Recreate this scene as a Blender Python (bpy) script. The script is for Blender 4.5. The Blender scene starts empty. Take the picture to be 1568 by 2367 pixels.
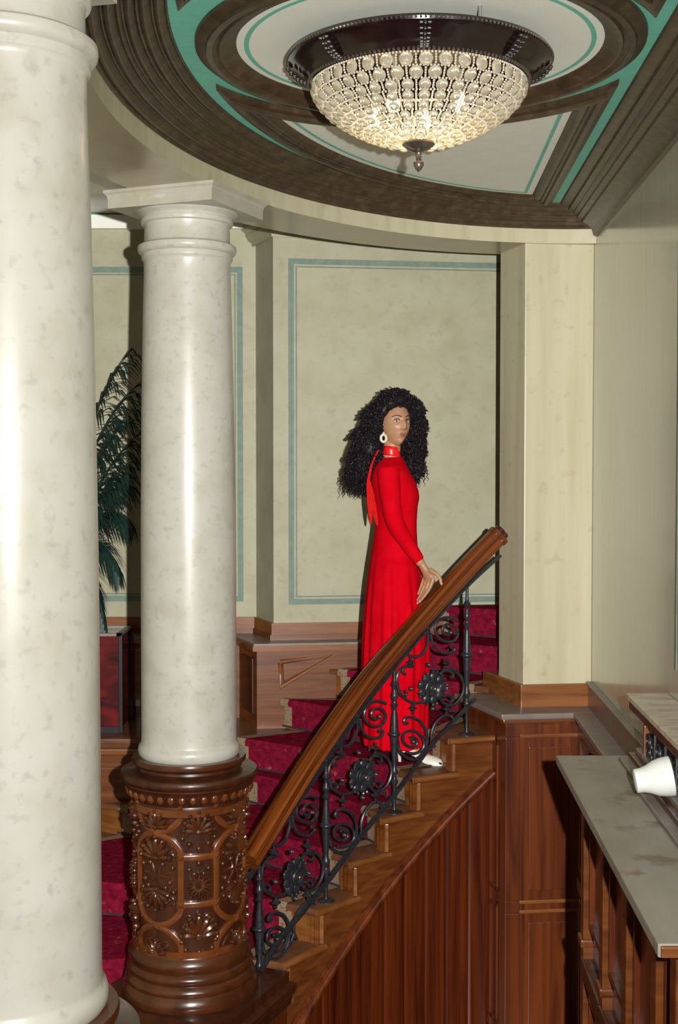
import bpy, bmesh, math, random
from mathutils import Vector, Matrix, noise
random.seed(7)
sc = bpy.context.scene
COL = sc.collection
PI = math.pi
R = math.radians

# ------------------------------------------------------------------ camera, world, flash, exposure
F, CX, CY = 2900.0, 784.0, 1183.5
PITCH = math.atan(98.5 / 2900.0)
cam_d = bpy.data.cameras.new('camera')
cam = bpy.data.objects.new('camera', cam_d); COL.objects.link(cam)
cam.location = (0, 0, 0)
cam.rotation_euler = (PI / 2 - PITCH, 0, 0)
cam_d.sensor_fit = 'HORIZONTAL'; cam_d.sensor_width = 24.0
cam_d.lens = 24.0 * F / 1568.0
cam_d.clip_start = 0.05
sc.camera = cam

world = bpy.data.worlds.new('world'); sc.world = world
world.use_nodes = True
wbg = world.node_tree.nodes['Background']
wbg.inputs[0].default_value = (1.0, 0.70, 0.68, 1); wbg.inputs[1].default_value = 0.010

fl_d = bpy.data.lights.new('flash', 'POINT')
fl_d.energy = 31.0; fl_d.color = (1.0, 0.985, 0.945); fl_d.shadow_soft_size = 0.018
fl_d.use_nodes = True
fnt = fl_d.node_tree
fem = fnt.nodes['Emission']
fall = fnt.nodes.new('ShaderNodeLightFalloff')
fall.inputs['Strength'].default_value = 1.0; fall.inputs['Smooth'].default_value = 0.0
fmul = fnt.nodes.new('ShaderNodeMath'); fmul.operation = 'MULTIPLY_ADD'; fmul.inputs[1].default_value = 1.6
fnt.links.new(fall.outputs['Linear'], fmul.inputs[0]); fnt.links.new(fall.outputs['Constant'], fmul.inputs[2])
fnt.links.new(fmul.outputs[0], fem.inputs['Strength'])
fl = bpy.data.objects.new('flash', fl_d); COL.objects.link(fl)
fl.location = (0.19, 0.02, 0.06)

vs = sc.view_settings
vs.view_transform = 'Standard'; vs.look = 'None'; vs.gamma = 1.0; vs.use_curve_mapping = False
vs.exposure = 0.0

# ------------------------------------------------------------------ camera geometry helpers
cp_, sp_ = math.cos(PITCH), math.sin(PITCH)
def ray(px, py):
    x = (px - CX) / F; zc = -(py - CY) / F
    return (x, cp_ + zc * sp_, -sp_ + zc * cp_)
def UZ(px, py, z):
    r = ray(px, py); t = z / r[2]; return Vector((r[0] * t, r[1] * t, z))
def UY(px, py, Y):
    r = ray(px, py); t = Y / r[1]; return Vector((r[0] * t, Y, r[2] * t))

FLOOR = -2.95
# ------------------------------------------------------------------ materials
MATS = {}
AF = 0.65      # common scale of the painted, stone and wood colours
KEEP = ('ceil_white', 'teal', 'dress', 'satin', 'skin', 'porcelain', 'crystal', 'crystal_bead', 'pearl', 'shoe', 'wood_dusty', 'eye_white', 'hair', 'nail', 'mould_brown', 'marble_top', 'iron', 'silver_bead', 'brass', 'carpet')
def ramp(nt, stops):
    n = nt.nodes.new('ShaderNodeValToRGB')
    el = n.color_ramp.elements
    while len(el) < len(stops): el.new(0.5)
    for e, (p, c) in zip(el, stops):
        e.position = p; e.color = (*c, 1)
    return n
def pmat(name, stops, scale=(4, 4, 4), nscale=1.0, detail=4, dist=0.0, rough=0.5, bump=0.0, bscale=None,
         metal=0.0, spec=0.5, coat=0.0, rot=(0, 0, 0), sheen=0.0, spots=None, rvar=0.0, coat_rough=0.1):
    if name not in KEEP:
        stops = [(p, tuple(q * AF for q in c)) for p, c in stops]
        if spots: spots = (tuple(q * AF for q in spots[0]), *spots[1:])
    m = bpy.data.materials.new(name); m.use_nodes = True
    nt = m.node_tree; b = nt.nodes['Principled BSDF']
    tc = nt.nodes.new('ShaderNodeTexCoord'); mp = nt.nodes.new('ShaderNodeMapping')
    mp.inputs['Scale'].default_value = scale; mp.inputs['Rotation'].default_value = rot
    nt.links.new(tc.outputs['Object'], mp.inputs['Vector'])
    nz = nt.nodes.new('ShaderNodeTexNoise')
    nz.inputs['Scale'].default_value = nscale; nz.inputs['Detail'].default_value = detail
    nz.inputs['Distortion'].default_value = dist
    nt.links.new(mp.outputs['Vector'], nz.inputs['Vector'])
    rp = ramp(nt, stops); nt.links.new(nz.outputs['Fac'], rp.inputs['Fac'])
    col = rp.outputs['Color']
    if spots:
        c2, sscale, lo, hi, amt = spots
        n2 = nt.nodes.new('ShaderNodeTexNoise'); n2.inputs['Scale'].default_value = sscale; n2.inputs['Detail'].default_value = 6
        nt.links.new(tc.outputs['Object'], n2.inputs['Vector'])
        r2 = ramp(nt, [(lo, (0, 0, 0)), (hi, (amt, amt, amt))]); nt.links.new(n2.outputs['Fac'], r2.inputs['Fac'])
        mx = nt.nodes.new('ShaderNodeMix'); mx.data_type = 'RGBA'
        nt.links.new(r2.outputs['Color'], mx.inputs['Factor'])
        nt.links.new(col, mx.inputs['A']); mx.inputs['B'].default_value = (*c2, 1)
        col = mx.outputs['Result']
    nt.links.new(col, b.inputs['Base Color'])
    b.inputs['Roughness'].default_value = rough; b.inputs['Metallic'].default_value = metal
    b.inputs['Specular IOR Level'].default_value = spec
    b.inputs['Coat Weight'].default_value = coat; b.inputs['Coat Roughness'].default_value = coat_rough
    b.inputs['Sheen Weight'].default_value = sheen
    if rvar:
        mr = nt.nodes.new('ShaderNodeMapRange'); mr.inputs['To Min'].default_value = max(0.02, rough - rvar); mr.inputs['To Max'].default_value = rough + rvar
        nt.links.new(nz.outputs['Fac'], mr.inputs['Value']); nt.links.new(mr.outputs['Result'], b.inputs['Roughness'])
    if bump:
        bp = nt.nodes.new('ShaderNodeBump'); bp.inputs['Strength'].default_value = bump; bp.inputs['Distance'].default_value = 0.004
        src = nz
        if bscale:
            src = nt.nodes.new('ShaderNodeTexNoise'); src.inputs['Scale'].default_value = bscale; src.inputs['Detail'].default_value = 3
            nt.links.new(tc.outputs['Object'], src.inputs['Vector'])
        nt.links.new(src.outputs['Fac'], bp.inputs['Height']); nt.links.new(bp.outputs['Normal'], b.inputs['Normal'])
    MATS[name] = m
    return m
def wood(name, d, l, scale, rough=0.35, rot=(0, 0, 0), coat=0.25):
    mid = tuple((a + b) / 2 for a, b in zip(d, l))
    return pmat(name, [(0.28, d), (0.5, mid), (0.72, l)], scale=scale, nscale=1.0, detail=6, dist=0.6, rough=rough, bump=0.15, coat=coat, rot=rot)

pmat('marble', [(0.3, (0.77, 0.735, 0.62)), (0.5, (0.85, 0.83, 0.735)), (0.7, (0.88, 0.865, 0.79))], nscale=2.2, detail=8, rough=0.36, coat=0.22,
     spots=((0.50, 0.50, 0.44), 34.0, 0.56, 0.74, 0.5), coat_rough=0.2)
pmat('capital', [(0.3, (0.68, 0.63, 0.49)), (0.55, (0.77, 0.73, 0.61)), (0.75, (0.81, 0.78, 0.68))], nscale=2.5, detail=8, rough=0.4,
     spots=((0.56, 0.44, 0.28), 22.0, 0.58, 0.74, 0.4))
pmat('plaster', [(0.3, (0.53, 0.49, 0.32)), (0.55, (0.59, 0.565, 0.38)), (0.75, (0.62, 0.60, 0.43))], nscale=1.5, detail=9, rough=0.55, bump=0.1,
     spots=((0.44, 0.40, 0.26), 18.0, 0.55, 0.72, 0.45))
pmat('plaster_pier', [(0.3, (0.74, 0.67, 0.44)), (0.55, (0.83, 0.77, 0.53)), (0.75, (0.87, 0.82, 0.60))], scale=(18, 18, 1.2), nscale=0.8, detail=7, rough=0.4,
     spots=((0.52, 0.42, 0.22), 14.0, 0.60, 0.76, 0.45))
pmat('gloss_wall', [(0.3, (0.68, 0.65, 0.48)), (0.55, (0.76, 0.745, 0.585)), (0.75, (0.82, 0.81, 0.67))], scale=(1, 14, 0.9), nscale=1.2, detail=7, rough=0.30,
     coat=0.6, coat_rough=0.12, rvar=0.06)
pmat('teal_line', [(0.3, (0.20, 0.30, 0.235)), (0.7, (0.27, 0.375, 0.30))], nscale=6, rough=0.6)
pmat('teal', [(0.3, (0.145, 0.52, 0.39)), (0.7, (0.175, 0.57, 0.43))], nscale=5, rough=0.6)
pmat('ceil_white', [(0.3, (0.85, 0.87, 0.77)), (0.7, (0.88, 0.90, 0.82))], nscale=3, rough=0.7, bump=0.08)
pmat('mould_brown', [(0.3, (0.036, 0.022, 0.012)), (0.55, (0.062, 0.040, 0.021)), (0.75, (0.098, 0.065, 0.032))], nscale=5, detail=8, rough=0.42, bump=0.1)
pmat('soffit', [(0.3, (0.56, 0.46, 0.285)), (0.7, (0.64, 0.54, 0.35))], nscale=2, detail=7, rough=0.28, coat=0.3)
wood('wood_board', (0.055, 0.006, 0.0012), (0.21, 0.038, 0.006), (26, 26, 1.0), coat=0.15)
wood('wood_v', (0.075, 0.011, 0.0025), (0.27, 0.060, 0.011), (22, 22, 1.1))
wood('wood_h', (0.13, 0.032, 0.006), (0.31, 0.095, 0.020), (1.6, 9, 26))
wood('wood_light', (0.22, 0.066, 0.013), (0.43, 0.16, 0.042), (1.6, 9, 26))
wood('wood_tread', (0.15, 0.055, 0.022), (0.33, 0.13, 0.05), (5, 5, 20), rough=0.5, coat=0.1)
wood('wood_dark', (0.050, 0.014, 0.006), (0.115, 0.030, 0.010), (18, 18, 1.5))
wood('wood_carved', (0.070, 0.019, 0.007), (0.155, 0.045, 0.013), (9, 9, 9), rough=0.26, coat=0.5)
wood('wood_strap', (0.17, 0.045, 0.010), (0.30, 0.085, 0.018), (9, 9, 6), rough=0.28, coat=0.5)
wood('wood_rail', (0.055, 0.008, 0.002), (0.42, 0.105, 0.014), (2.0, 34, 1), rough=0.25, coat=0.5)
_nt = MATS['wood_rail'].node_tree
for l_ in list(_nt.links):
    if l_.from_node.type == 'TEX_COORD': _nt.links.new(l_.from_node.outputs['UV'], l_.to_socket)
pmat('wood_dusty', [(0.3, (0.30, 0.27, 0.225)), (0.6, (0.36, 0.335, 0.285)), (0.8, (0.39, 0.365, 0.32))], scale=(7, 2.5, 5), nscale=1.4, detail=8, rough=0.5,
     spots=((0.20, 0.135, 0.085), 7.0, 0.60, 0.68, 0.8))
pmat('wood_ledge', [(0.3, (0.26, 0.205, 0.175)), (0.7, (0.36, 0.30, 0.26))], nscale=3, detail=7, rough=0.4)
pmat('iron', [(0.3, (0.013, 0.014, 0.018)), (0.7, (0.030, 0.033, 0.040))], nscale=14, rough=0.36, spec=0.6)
pmat('brass', [(0.3, (0.35, 0.24, 0.12)), (0.7, (0.5, 0.36, 0.2))], nscale=8, rough=0.3, metal=0.9)
pmat('carpet', [(0.32, (0.13, 0.005, 0.020)), (0.55, (0.21, 0.008, 0.030)), (0.75, (0.28, 0.014, 0.036))], nscale=7, detail=8, rough=1.0, bump=0.6, bscale=220, spec=0.02,
     spots=((0.34, 0.16, 0.11), 20.0, 0.64, 0.72, 0.6))
pmat('carpet_border', [(0.40, (0.40, 0.31, 0.19)), (0.55, (0.46, 0.36, 0.23)), (0.66, (0.36, 0.08, 0.07))], nscale=22, detail=3, rough=1.0, bump=0.5, bscale=220, spec=0.02)
pmat('dress', [(0.3, (0.60, 0.0, 0.008)), (0.7, (0.72, 0.002, 0.012))], nscale=3, rough=0.9, bump=0.1, bscale=400, spec=0.05)
pmat('satin', [(0.3, (0.80, 0.006, 0.010)), (0.7, (0.90, 0.015, 0.014))], nscale=8, rough=0.3, spec=0.5)
pmat('skin', [(0.3, (0.44, 0.235, 0.13)), (0.7, (0.52, 0.285, 0.165))], nscale=12, rough=0.42, spec=0.45)
pmat('lips', [(0.3, (0.50, 0.18, 0.125)), (0.7, (0.56, 0.21, 0.15))], nscale=30, rough=0.3)
pmat('nail', [(0.3, (0.70, 0.46, 0.38)), (0.7, (0.74, 0.5, 0.42))], nscale=20, rough=0.25)
pmat('hair', [(0.3, (0.007, 0.005, 0.008)), (0.7, (0.018, 0.012, 0.015))], nscale=40, rough=0.5, spec=0.3)
pmat('eye_white', [(0.3, (0.62, 0.60, 0.56)), (0.7, (0.68, 0.66, 0.62))], nscale=30, rough=0.15)
pmat('iris', [(0.3, (0.10, 0.09, 0.075)), (0.7, (0.15, 0.13, 0.11))], nscale=60, rough=0.15)
pmat('pearl', [(0.3, (0.72, 0.66, 0.50)), (0.7, (0.80, 0.75, 0.60))], nscale=30, rough=0.25)
pmat('shoe', [(0.3, (0.76, 0.73, 0.64)), (0.7, (0.82, 0.79, 0.70))], nscale=20, rough=0.35)
pmat('porcelain', [(0.3, (0.84, 0.86, 0.84)), (0.7, (0.88, 0.90, 0.88))], nscale=4, rough=0.25)
pmat('leaf', [(0.3, (0.008, 0.032, 0.026)), (0.7, (0.022, 0.070, 0.052))], nscale=12, rough=0.45)
pmat('planter', [(0.35, (0.03, 0.001, 0.006)), (0.55, (0.15, 0.004, 0.014)), (0.75, (0.32, 0.012, 0.018))], scale=(3, 3, 5), nscale=1.6, detail=2, dist=1.0, rough=0.12, coat=0.5)
pmat('black_trim', [(0.3, (0.012, 0.009, 0.012)), (0.7, (0.02, 0.015, 0.018))], nscale=10, rough=0.4)
pmat('zinc', [(0.3, (0.30, 0.29, 0.26)), (0.7, (0.40, 0.39, 0.35))], nscale=10, rough=0.4)
pmat('rod', [(0.3, (0.05, 0.045, 0.055)), (0.7, (0.08, 0.07, 0.08))], nscale=8, rough=0.4)
pmat('soil', [(0.3, (0.02, 0.013, 0.008)), (0.7, (0.05, 0.03, 0.02))], nscale=40, rough=1.0, bump=0.6)
pmat('bronze', [(0.3, (0.016, 0.007, 0.007)), (0.7, (0.030, 0.014, 0.013))], nscale=6, rough=0.16, spec=0.7, coat=0.5)
pmat('pewter', [(0.3, (0.055, 0.045, 0.045)), (0.7, (0.10, 0.085, 0.08))], nscale=30, rough=0.35, metal=0.5)
pmat('silver_bead', [(0.3, (0.26, 0.23, 0.20)), (0.7, (0.36, 0.32, 0.28))], nscale=30, rough=0.25, metal=0.85)
pmat('marble_top', [(0.35, (0.50, 0.40, 0.29)), (0.5, (0.64, 0.57, 0.46)), (0.62, (0.70, 0.65, 0.55))], scale=(3, 8, 3), nscale=2.2, detail=8, dist=1.2, rough=0.3)
def glassy(name, col, rough, trans, emis=0.0):
    m = pmat(name, [(0.3, col), (0.7, col)], rough=rough, spec=0.7)
    b = m.node_tree.nodes['Principled BSDF']
    b.inputs['Transmission Weight'].default_value = trans; b.inputs['IOR'].default_value = 1.5
    return m
glassy('crystal', (0.97, 0.93, 0.79), 0.06, 0.72)
glassy('crystal_bead', (0.92, 0.90, 0.80), 0.15, 0.35)
def emit(name, col, s):
    m = bpy.data.materials.new(name); m.use_nodes = True
    b = m.node_tree.nodes['Principled BSDF']
    b.inputs['Base Color'].default_value = (*col, 1)
    b.inputs['Emission Color'].default_value = (*col, 1); b.inputs['Emission Strength'].default_value = s
    MATS[name] = m
emit('bulb', (1.0, 0.72, 0.34), 14.0)

# ------------------------------------------------------------------ mesh builder
V = Vector
def rot_to(n):
    return V((0, 0, 1)).rotation_difference(V(n).normalized()).to_matrix()
class MB:
    def __init__(s): s.v = []; s.f = []
    def add(s, vs, fs):
        o = len(s.v); s.v += [V(p) for p in vs]; s.f += [tuple(i + o for i in f) for f in fs]
        return s
    def hexa(s, b, t):     # b, t: 4 points bottom / top, same winding (ccw seen from above)
        return s.add(list(b) + list(t), [(3, 2, 1, 0), (4, 5, 6, 7), (0, 1, 5, 4), (1, 2, 6, 5), (2, 3, 7, 6), (3, 0, 4, 7)])
    def box(s, x0, x1, y0, y1, z0, z1):
        return s.hexa([(x0, y0, z0), (x1, y0, z0), (x1, y1, z0), (x0, y1, z0)], [(x0, y0, z1), (x1, y0, z1), (x1, y1, z1), (x0, y1, z1)])
    def prism(s, poly, z0, z1):
        n = len(poly)
        vs = [(p[0], p[1], z0) for p in poly] + [(p[0], p[1], z1) for p in poly]
        fs = [tuple(range(n - 1, -1, -1)), tuple(range(n, 2 * n))]
        fs += [(i, (i + 1) % n, n + (i + 1) % n, n + i) for i in range(n)]
        return s.add(vs, fs)
    def grid(s, rows, closed_u=False, closed_v=False, cap=False):   # rows: list of equal length point lists
        n = len(rows[0]); m = len(rows); vs = [p for r in rows for p in r]; fs = []
        for i in range(m if closed_v else m - 1):
            for j in range(n if closed_u else n - 1):
                a = i * n + j; b = i * n + (j + 1) % n; i2 = (i + 1) % m
                fs.append((a, b, i2 * n + (j + 1) % n, i2 * n + j))
        if cap:
            fs.append(tuple(range(n - 1, -1, -1))); fs.append(tuple((m - 1) * n + j for j in range(n)))
        return s.add(vs, fs)
    def lathe(s, prof, c=(0, 0, 0), n=48, axis=None, cap=True):
        M = rot_to(axis) if axis is not None else Matrix.Identity(3)
        rows = []
        for r, z in prof:
            rows.append([V(c) + M @ V((max(r, 1e-4) * math.cos(2 * PI * k / n), max(r, 1e-4) * math.sin(2 * PI * k / n), z)) for k in range(n)])
        return s.grid(rows, closed_u=True, cap=cap)
    def ell(s, c, rx, ry, rz, M=None, nu=10, nv=7):
        M = M or Matrix.Identity(3); c = V(c); rows = []
        for i in range(nv):
            a = -PI / 2 + PI * (i + 0.02 if i == 0 else (i - 0.02 if i == nv - 1 else i)) / (nv - 1)
            rows.append([c + M @ V((rx * math.cos(a) * math.cos(2 * PI * k / nu), ry * math.cos(a) * math.sin(2 * PI * k / nu), rz * math.sin(a))) for k in range(nu)])
        return s.grid(rows, closed_u=True, cap=True)
    def tube(s, pts, r, n=8, cap=True):
        pts = [V(p) for p in pts]; m = len(pts)
        rs = r if isinstance(r, (list, tuple)) else [r] * m
        T = []
        for i in range(m):
            t = pts[min(i + 1, m - 1)] - pts[max(i - 1, 0)]
            T.append(t.normalized() if t.length > 1e-9 else V((0, 0, 1)))
        up = V((0, 0, 1)) if abs(T[0].z) < 0.9 else V((1, 0, 0))
        nn = (up - T[0] * up.dot(T[0])).normalized(); rows = []
        for i in range(m):
            nn = nn - T[i] * nn.dot(T[i])
            nn = nn.normalized() if nn.length > 1e-6 else T[i].orthogonal().normalized()
            bb = T[i].cross(nn)
            rows.append([pts[i] + (nn * math.cos(2 * PI * k / n) + bb * math.sin(2 * PI * k / n)) * rs[i] for k in range(n)])
        return s.grid(rows, closed_u=True, cap=cap)
    def sweep(s, prof, pts, closed=False, cap=True):  # prof: (horizontal out, up) points; frame: horizontal normal and perpendicular up
        pts = [V(p) for p in pts]; m = len(pts); rows = []
        for i in range(m):
            t = (pts[(i + 1) % m] - pts[(i - 1) % m]) if closed else (pts[min(i + 1, m - 1)] - pts[max(i - 1, 0)])
            t.normalize(); h = t.cross(V((0, 0, 1))).normalized(); u = h.cross(t).normalized()
            rows.append([pts[i] + h * a + u * b for a, b in prof])
        return s.grid(rows, closed_u=True, closed_v=closed, cap=cap and not closed)
    def build(s, name, mat, parent=None, smooth=False, bevel=0.0, fix=True):
        me = bpy.data.meshes.new(name); me.from_pydata([tuple(p) for p in s.v], [], s.f); me.update()
        if fix:
            bm = bmesh.new(); bm.from_mesh(me); bmesh.ops.recalc_face_normals(bm, faces=bm.faces)
            if bevel:
                ed = [e for e in bm.edges if len(e.link_faces) == 2 and e.calc_face_angle(0) > 0.5]
                bmesh.ops.bevel(bm, geom=ed, offset=bevel, segments=2, profile=0.6, affect='EDGES', clamp_overlap=True)
            bm.to_mesh(me); bm.free()
        me.materials.append(MATS[mat])
        if smooth:
            me.polygons.foreach_set('use_smooth', [True] * len(me.polygons))
            try: me.set_sharp_from_angle(angle=R(40))
            except Exception: pass
        o = bpy.data.objects.new(name, me); COL.objects.link(o)
        if parent is not None: par(o, parent)
        return o
def par(o, p):
    o.parent = p
    root = V((0, 0, 0)); q = p
    while q is not None:
        root += q.location if q.parent is None else V((0, 0, 0)); q = q.parent
    o.matrix_parent_inverse = Matrix.Translation(-root) if p.parent is None else Matrix.Identity(4)
    if p.parent is not None: o.matrix_parent_inverse = Matrix.Identity(4)
def tag(o, label=None, cat=None, group=None, kind=None):
    if label: o['label'] = label
    if cat: o['category'] = cat
    if group: o['group'] = group
    if kind: o['kind'] = kind
    return o
def thing(name, label=None, cat=None, loc=(0, 0, 0), group=None, kind=None):
    o = bpy.data.objects.new(name, None); COL.objects.link(o); o.location = loc
    o.empty_display_size = 0.05
    return tag(o, label, cat, group, kind)
def catmull(p, k=6):
    p = [V(a) for a in p]; out = []
    for i in range(len(p) - 1):
        a, b, c, d = p[max(i - 1, 0)], p[i], p[i + 1], p[min(i + 2, len(p) - 1)]
        for j in range(k):
            t = j / k
            out.append(0.5 * ((2 * b) + (c - a) * t + (2 * a - 5 * b + 4 * c - d) * t * t + (3 * b - a - 3 * c + d) * t ** 3))
    out.append(p[-1]); return out
def lerp(a, b, t): return a + (b - a) * t

# ------------------------------------------------------------------ plan: half-oval hall against a straight right-hand wall
WS = 0.05
def XW(y): return 1.345 + WS * (y - 6.646)
EC = V((1.16, 4.10)); EA, EB = 1.92, 2.50
eu = V((WS, 1)).normalized(); ev = V((-1, WS)).normalized()
def E(t, da=0.0, db=None):
    db = da if db is None else db
    p = EC + ev * ((EA + da) * math.cos(t)) + eu * ((EB + db) * math.sin(t))
    return V((p.x, p.y))
def e_norm(t):
    n = ev * (math.cos(t) / EA) + eu * (math.sin(t) / EB); return n.normalized()
def Eo(t, off): return E(t) + e_norm(t) * off
def t_px(px, off=0.0):
    lo, hi = R(15), R(92)
    for _ in range(40):
        m = (lo + hi) / 2; p = Eo(m, off)
        if CX + F * p.x / p.y < px: lo = m
        else: hi = m
    return (lo + hi) / 2
TEND = R(95.5)

# ------------------------------------------------------------------ setting: floor, outer ceiling, walls
o = MB().box(-2.6, 2.6, 0.2, 8.9, FLOOR - 0.1, FLOOR).build('floor', 'wood_dark'); tag(o, 'dark wooden floor of the stair hall', kind='structure')

def strip_on(p0, p1, z0, z1, off, th=0.004):   # thin painted strip on a vertical wall p0->p1, facing the camera side
    d = (V(p1) - V(p0)); n = V((d.y, -d.x)).normalized()
    a0 = V(p0) + n * off; a1 = V(p1) + n * off; b0 = V(p0) + n * (off + th); b1 = V(p1) + n * (off + th)
    return [(b0.x, b0.y, z0), (b1.x, b1.y, z0), (a1.x, a1.y, z0), (a0.x, a0.y, z0)], [(b0.x, b0.y, z1), (b1.x, b1.y, z1), (a1.x, a1.y, z1), (a0.x, a0.y, z1)]
YL, YP = 8.05, 7.72
WA = V((-2.4, YL)); WB = V((UY(592, 1000, YL).x, YL)); WC = V((UY(632, 1000, YP).x, YP))
def wr(x): return YP + 0.134 * (x - WC.x)
WD = V((2.3, wr(2.3)))
ZT = 1.62
wall = thing('wall_back', 'cream painted back wall of the staircase with pale green panel lines', kind='structure', loc=(0, 8.2, -1.2))
poly = [WA, WB, WC, WD, V((2.3, 8.8)), V((-2.4, 8.8))]
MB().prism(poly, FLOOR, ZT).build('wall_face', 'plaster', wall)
def xat(px, y): return UY(px, 1000, y).x
def frame_lines(p0, p1, z0, z1, w=0.034, parent=wall, gap=0.045, thin=0.008):
    p0, p1 = V(p0), V(p1); d = (p1 - p0).normalized()
    for k, (o_, w_) in enumerate(((0, w), (gap, thin))):
        a = p0 + d * o_; b = p1 - d * o_; m = MB()
        m.hexa(*strip_on(a, b, z1 - o_ - w_, z1 - o_, 0.001)); m.hexa(*strip_on(a, b, z0 + o_, z0 + o_ + w_, 0.001))
        m.hexa(*strip_on(a, a + d * w_, z0 + o_ + w_, z1 - o_ - w_, 0.001)); m.hexa(*strip_on(b - d * w_, b, z0 + o_ + w_, z1 - o_ - w_, 0.001))
        m.build('painted_border', 'teal_line', parent)
xa = xat(667, 7.726); zt = UY(667, 597, 7.726).z; zb = UY(667, 1398, 7.726).z
frame_lines((xa, wr(xa)), (1.75, wr(1.75)), zb, zt)
xb = xat(562, YL); zt2 = UY(562, 617, YL).z; zb2 = UY(562, 1390, YL).z
frame_lines((-2.2, YL), (xb, YL), zb2, zt2, w=0.036)
# cornice of the stair hall
zc0 = UY(260, 531, YL).z
MB().hexa(*strip_on(WA, WB, zc0, zc0 + 0.085, 0, 0.05)).build('cornice_band', 'ceil_white', wall)
MB().hexa(*strip_on(WA, WB, zc0 + 0.085, zc0 + 0.11, 0, 0.03)).build('cornice_line', 'teal', wall)
# crown of the projecting pilaster
m = MB()
zq = UY(620, 548, YP).z
path = [(WB.x - 0.02, YL + 0.02, 0), (WC.x, WC.y, 0), (WD.x, WD.y, 0)]
def offset_path(ps, d):
    out = []
    for i, p in enumerate(ps):
        p = V(p[:2]); 
        ds = []
        if i > 0: ds.append((p - V(ps[i - 1][:2])).normalized())
        if i < len(ps) - 1: ds.append((V(ps[i + 1][:2]) - p).normalized())
        ns = [V((q.y, -q.x)) for q in ds]; n = sum(ns, V((0, 0)))
        n.normalize(); k = d / max(0.3, n.dot(ns[0])); out.append(p + n * k)
    return out
rows = []
for d, z in ((0.0, zq), (0.012, zq + 0.0), (0.014, zq + 0.02), (0.03, zq + 0.03), (0.045, zq + 0.055), (0.05, zq + 0.06), (0.05, zq + 0.08), (0.075, zq + 0.10), (0.08, zq + 0.13), (0.0, zq + 0.14)):
    rows.append([(q.x, q.y, z) for q in offset_path(path, d)])
m.grid(rows).build('pilaster_crown', 'plaster', wall)

ow = MB().box(-2.6, -2.4, 0.2, 8.9, FLOOR, ZT).build('wall_left', 'plaster'); tag(ow, 'cream side wall of the stair hall behind the columns', kind='structure')

wr_o = thing('wall_right', 'glossy cream painted right-hand wall reflecting the cornice', kind='structure', loc=(1.35, 4.5, -1.2))
MB().prism([(XW(0.2), 0.2), (XW(0.2) + 0.3, 0.2), (XW(7.05) + 0.3, 7.05), (XW(7.05), 7.05)], FLOOR, 1.40).build('wall_face', 'gloss_wall', wr_o)
def rbox(m, d0, d1, y0, y1, z0, z1):  # box measured from the right-hand wall (d = distance from it)
    return m.hexa([(XW(y0) - d1, y0, z0), (XW(y0) - d0, y0, z0), (XW(y1) - d0, y1, z0), (XW(y1) - d1, y1, z0)],
                  [(XW(y0) - d1, y0, z1), (XW(y0) - d0, y0, z1), (XW(y1) - d0, y1, z1), (XW(y1) - d1, y1, z1)])
for (d, w) in ((0.0, 0.026), (0.05, 0.008)):
    mm = MB()
    rbox(mm, 0.0, 0.003, 4.62 - d - w, 4.62 - d, -0.74 + d, 1.0 - d)
    rbox(mm, 0.0, 0.003, 2.2, 4.62 - d, 1.0 - d - w, 1.0 - d)
    mm.build('painted_border', 'teal_line', wr_o)

# ------------------------------------------------------------------ curved beam and the pier at its end
beam = thing('curved_beam', 'cream curved beam following the oval ceiling above the columns', kind='structure', loc=(0, 6.3, 1.18))
ZS, ZF, ZC = 1.18, 1.26, 1.35
N = 90
ts = [lerp(R(-70), TEND, k / N) for k in range(N + 1)]
def clampw(p):
    x = min(p.x, XW(p.y) + 0.02); return V((x, p.y))
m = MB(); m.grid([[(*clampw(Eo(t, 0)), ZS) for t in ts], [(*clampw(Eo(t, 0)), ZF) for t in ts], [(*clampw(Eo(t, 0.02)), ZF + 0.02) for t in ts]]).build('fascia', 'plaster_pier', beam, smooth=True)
m = MB(); m.grid([[(*clampw(Eo(t, 0)), ZS) for t in ts], [(*clampw(Eo(t, 0.36)), ZS) for t in ts]]).build('soffit', 'soffit', beam)
m = MB(); m.grid([[(*clampw(Eo(t, 0.36)), ZS) for t in ts], [(*clampw(Eo(t, 0.36)), ZT) for t in ts]]).build('outer_face', 'plaster', beam, smooth=True)
oc = MB().box(-2.6, 2.6, 0.2, 8.9, ZT, ZT + 0.1).build('ceiling', 'soffit'); tag(oc, 'plain ceiling of the stair hall beyond the curved beam', kind='structure')

pier = thing('wall_pier', 'cream plastered pier at the top of the handrail on a panelled wooden base', kind='structure', loc=(1.15, 6.75, -1.24))
pA = UZ(1215, 563, ZS); pB = V((XW(6.65), 6.65)); pL = UZ(1158, 585, ZS)
ZL = -1.255
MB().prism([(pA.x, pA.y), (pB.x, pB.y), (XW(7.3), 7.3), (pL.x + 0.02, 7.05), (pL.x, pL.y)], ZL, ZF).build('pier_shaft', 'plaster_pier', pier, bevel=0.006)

# ------------------------------------------------------------------ decorated ceiling
ceil = thing('ceiling', 'oval coffered ceiling painted teal and off-white with brown mouldings', kind='structure', loc=(0.25, 4.07, ZC))
IA, IB = -0.245, -0.20
poly = [(*E(t, 0.05, 0.05),) for t in [lerp(R(-90), R(90), k / 80) for k in range(81)]]
poly = [(min(p[0], XW(p[1]) + 0.02), p[1]) for p in poly] + [(XW(6.66) + 0.02, 6.66), (XW(1.5) + 0.02, 1.5)]
MB().prism(poly, ZC, ZC + 0.03).build('ceiling_field', 'teal', ceil)
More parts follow.
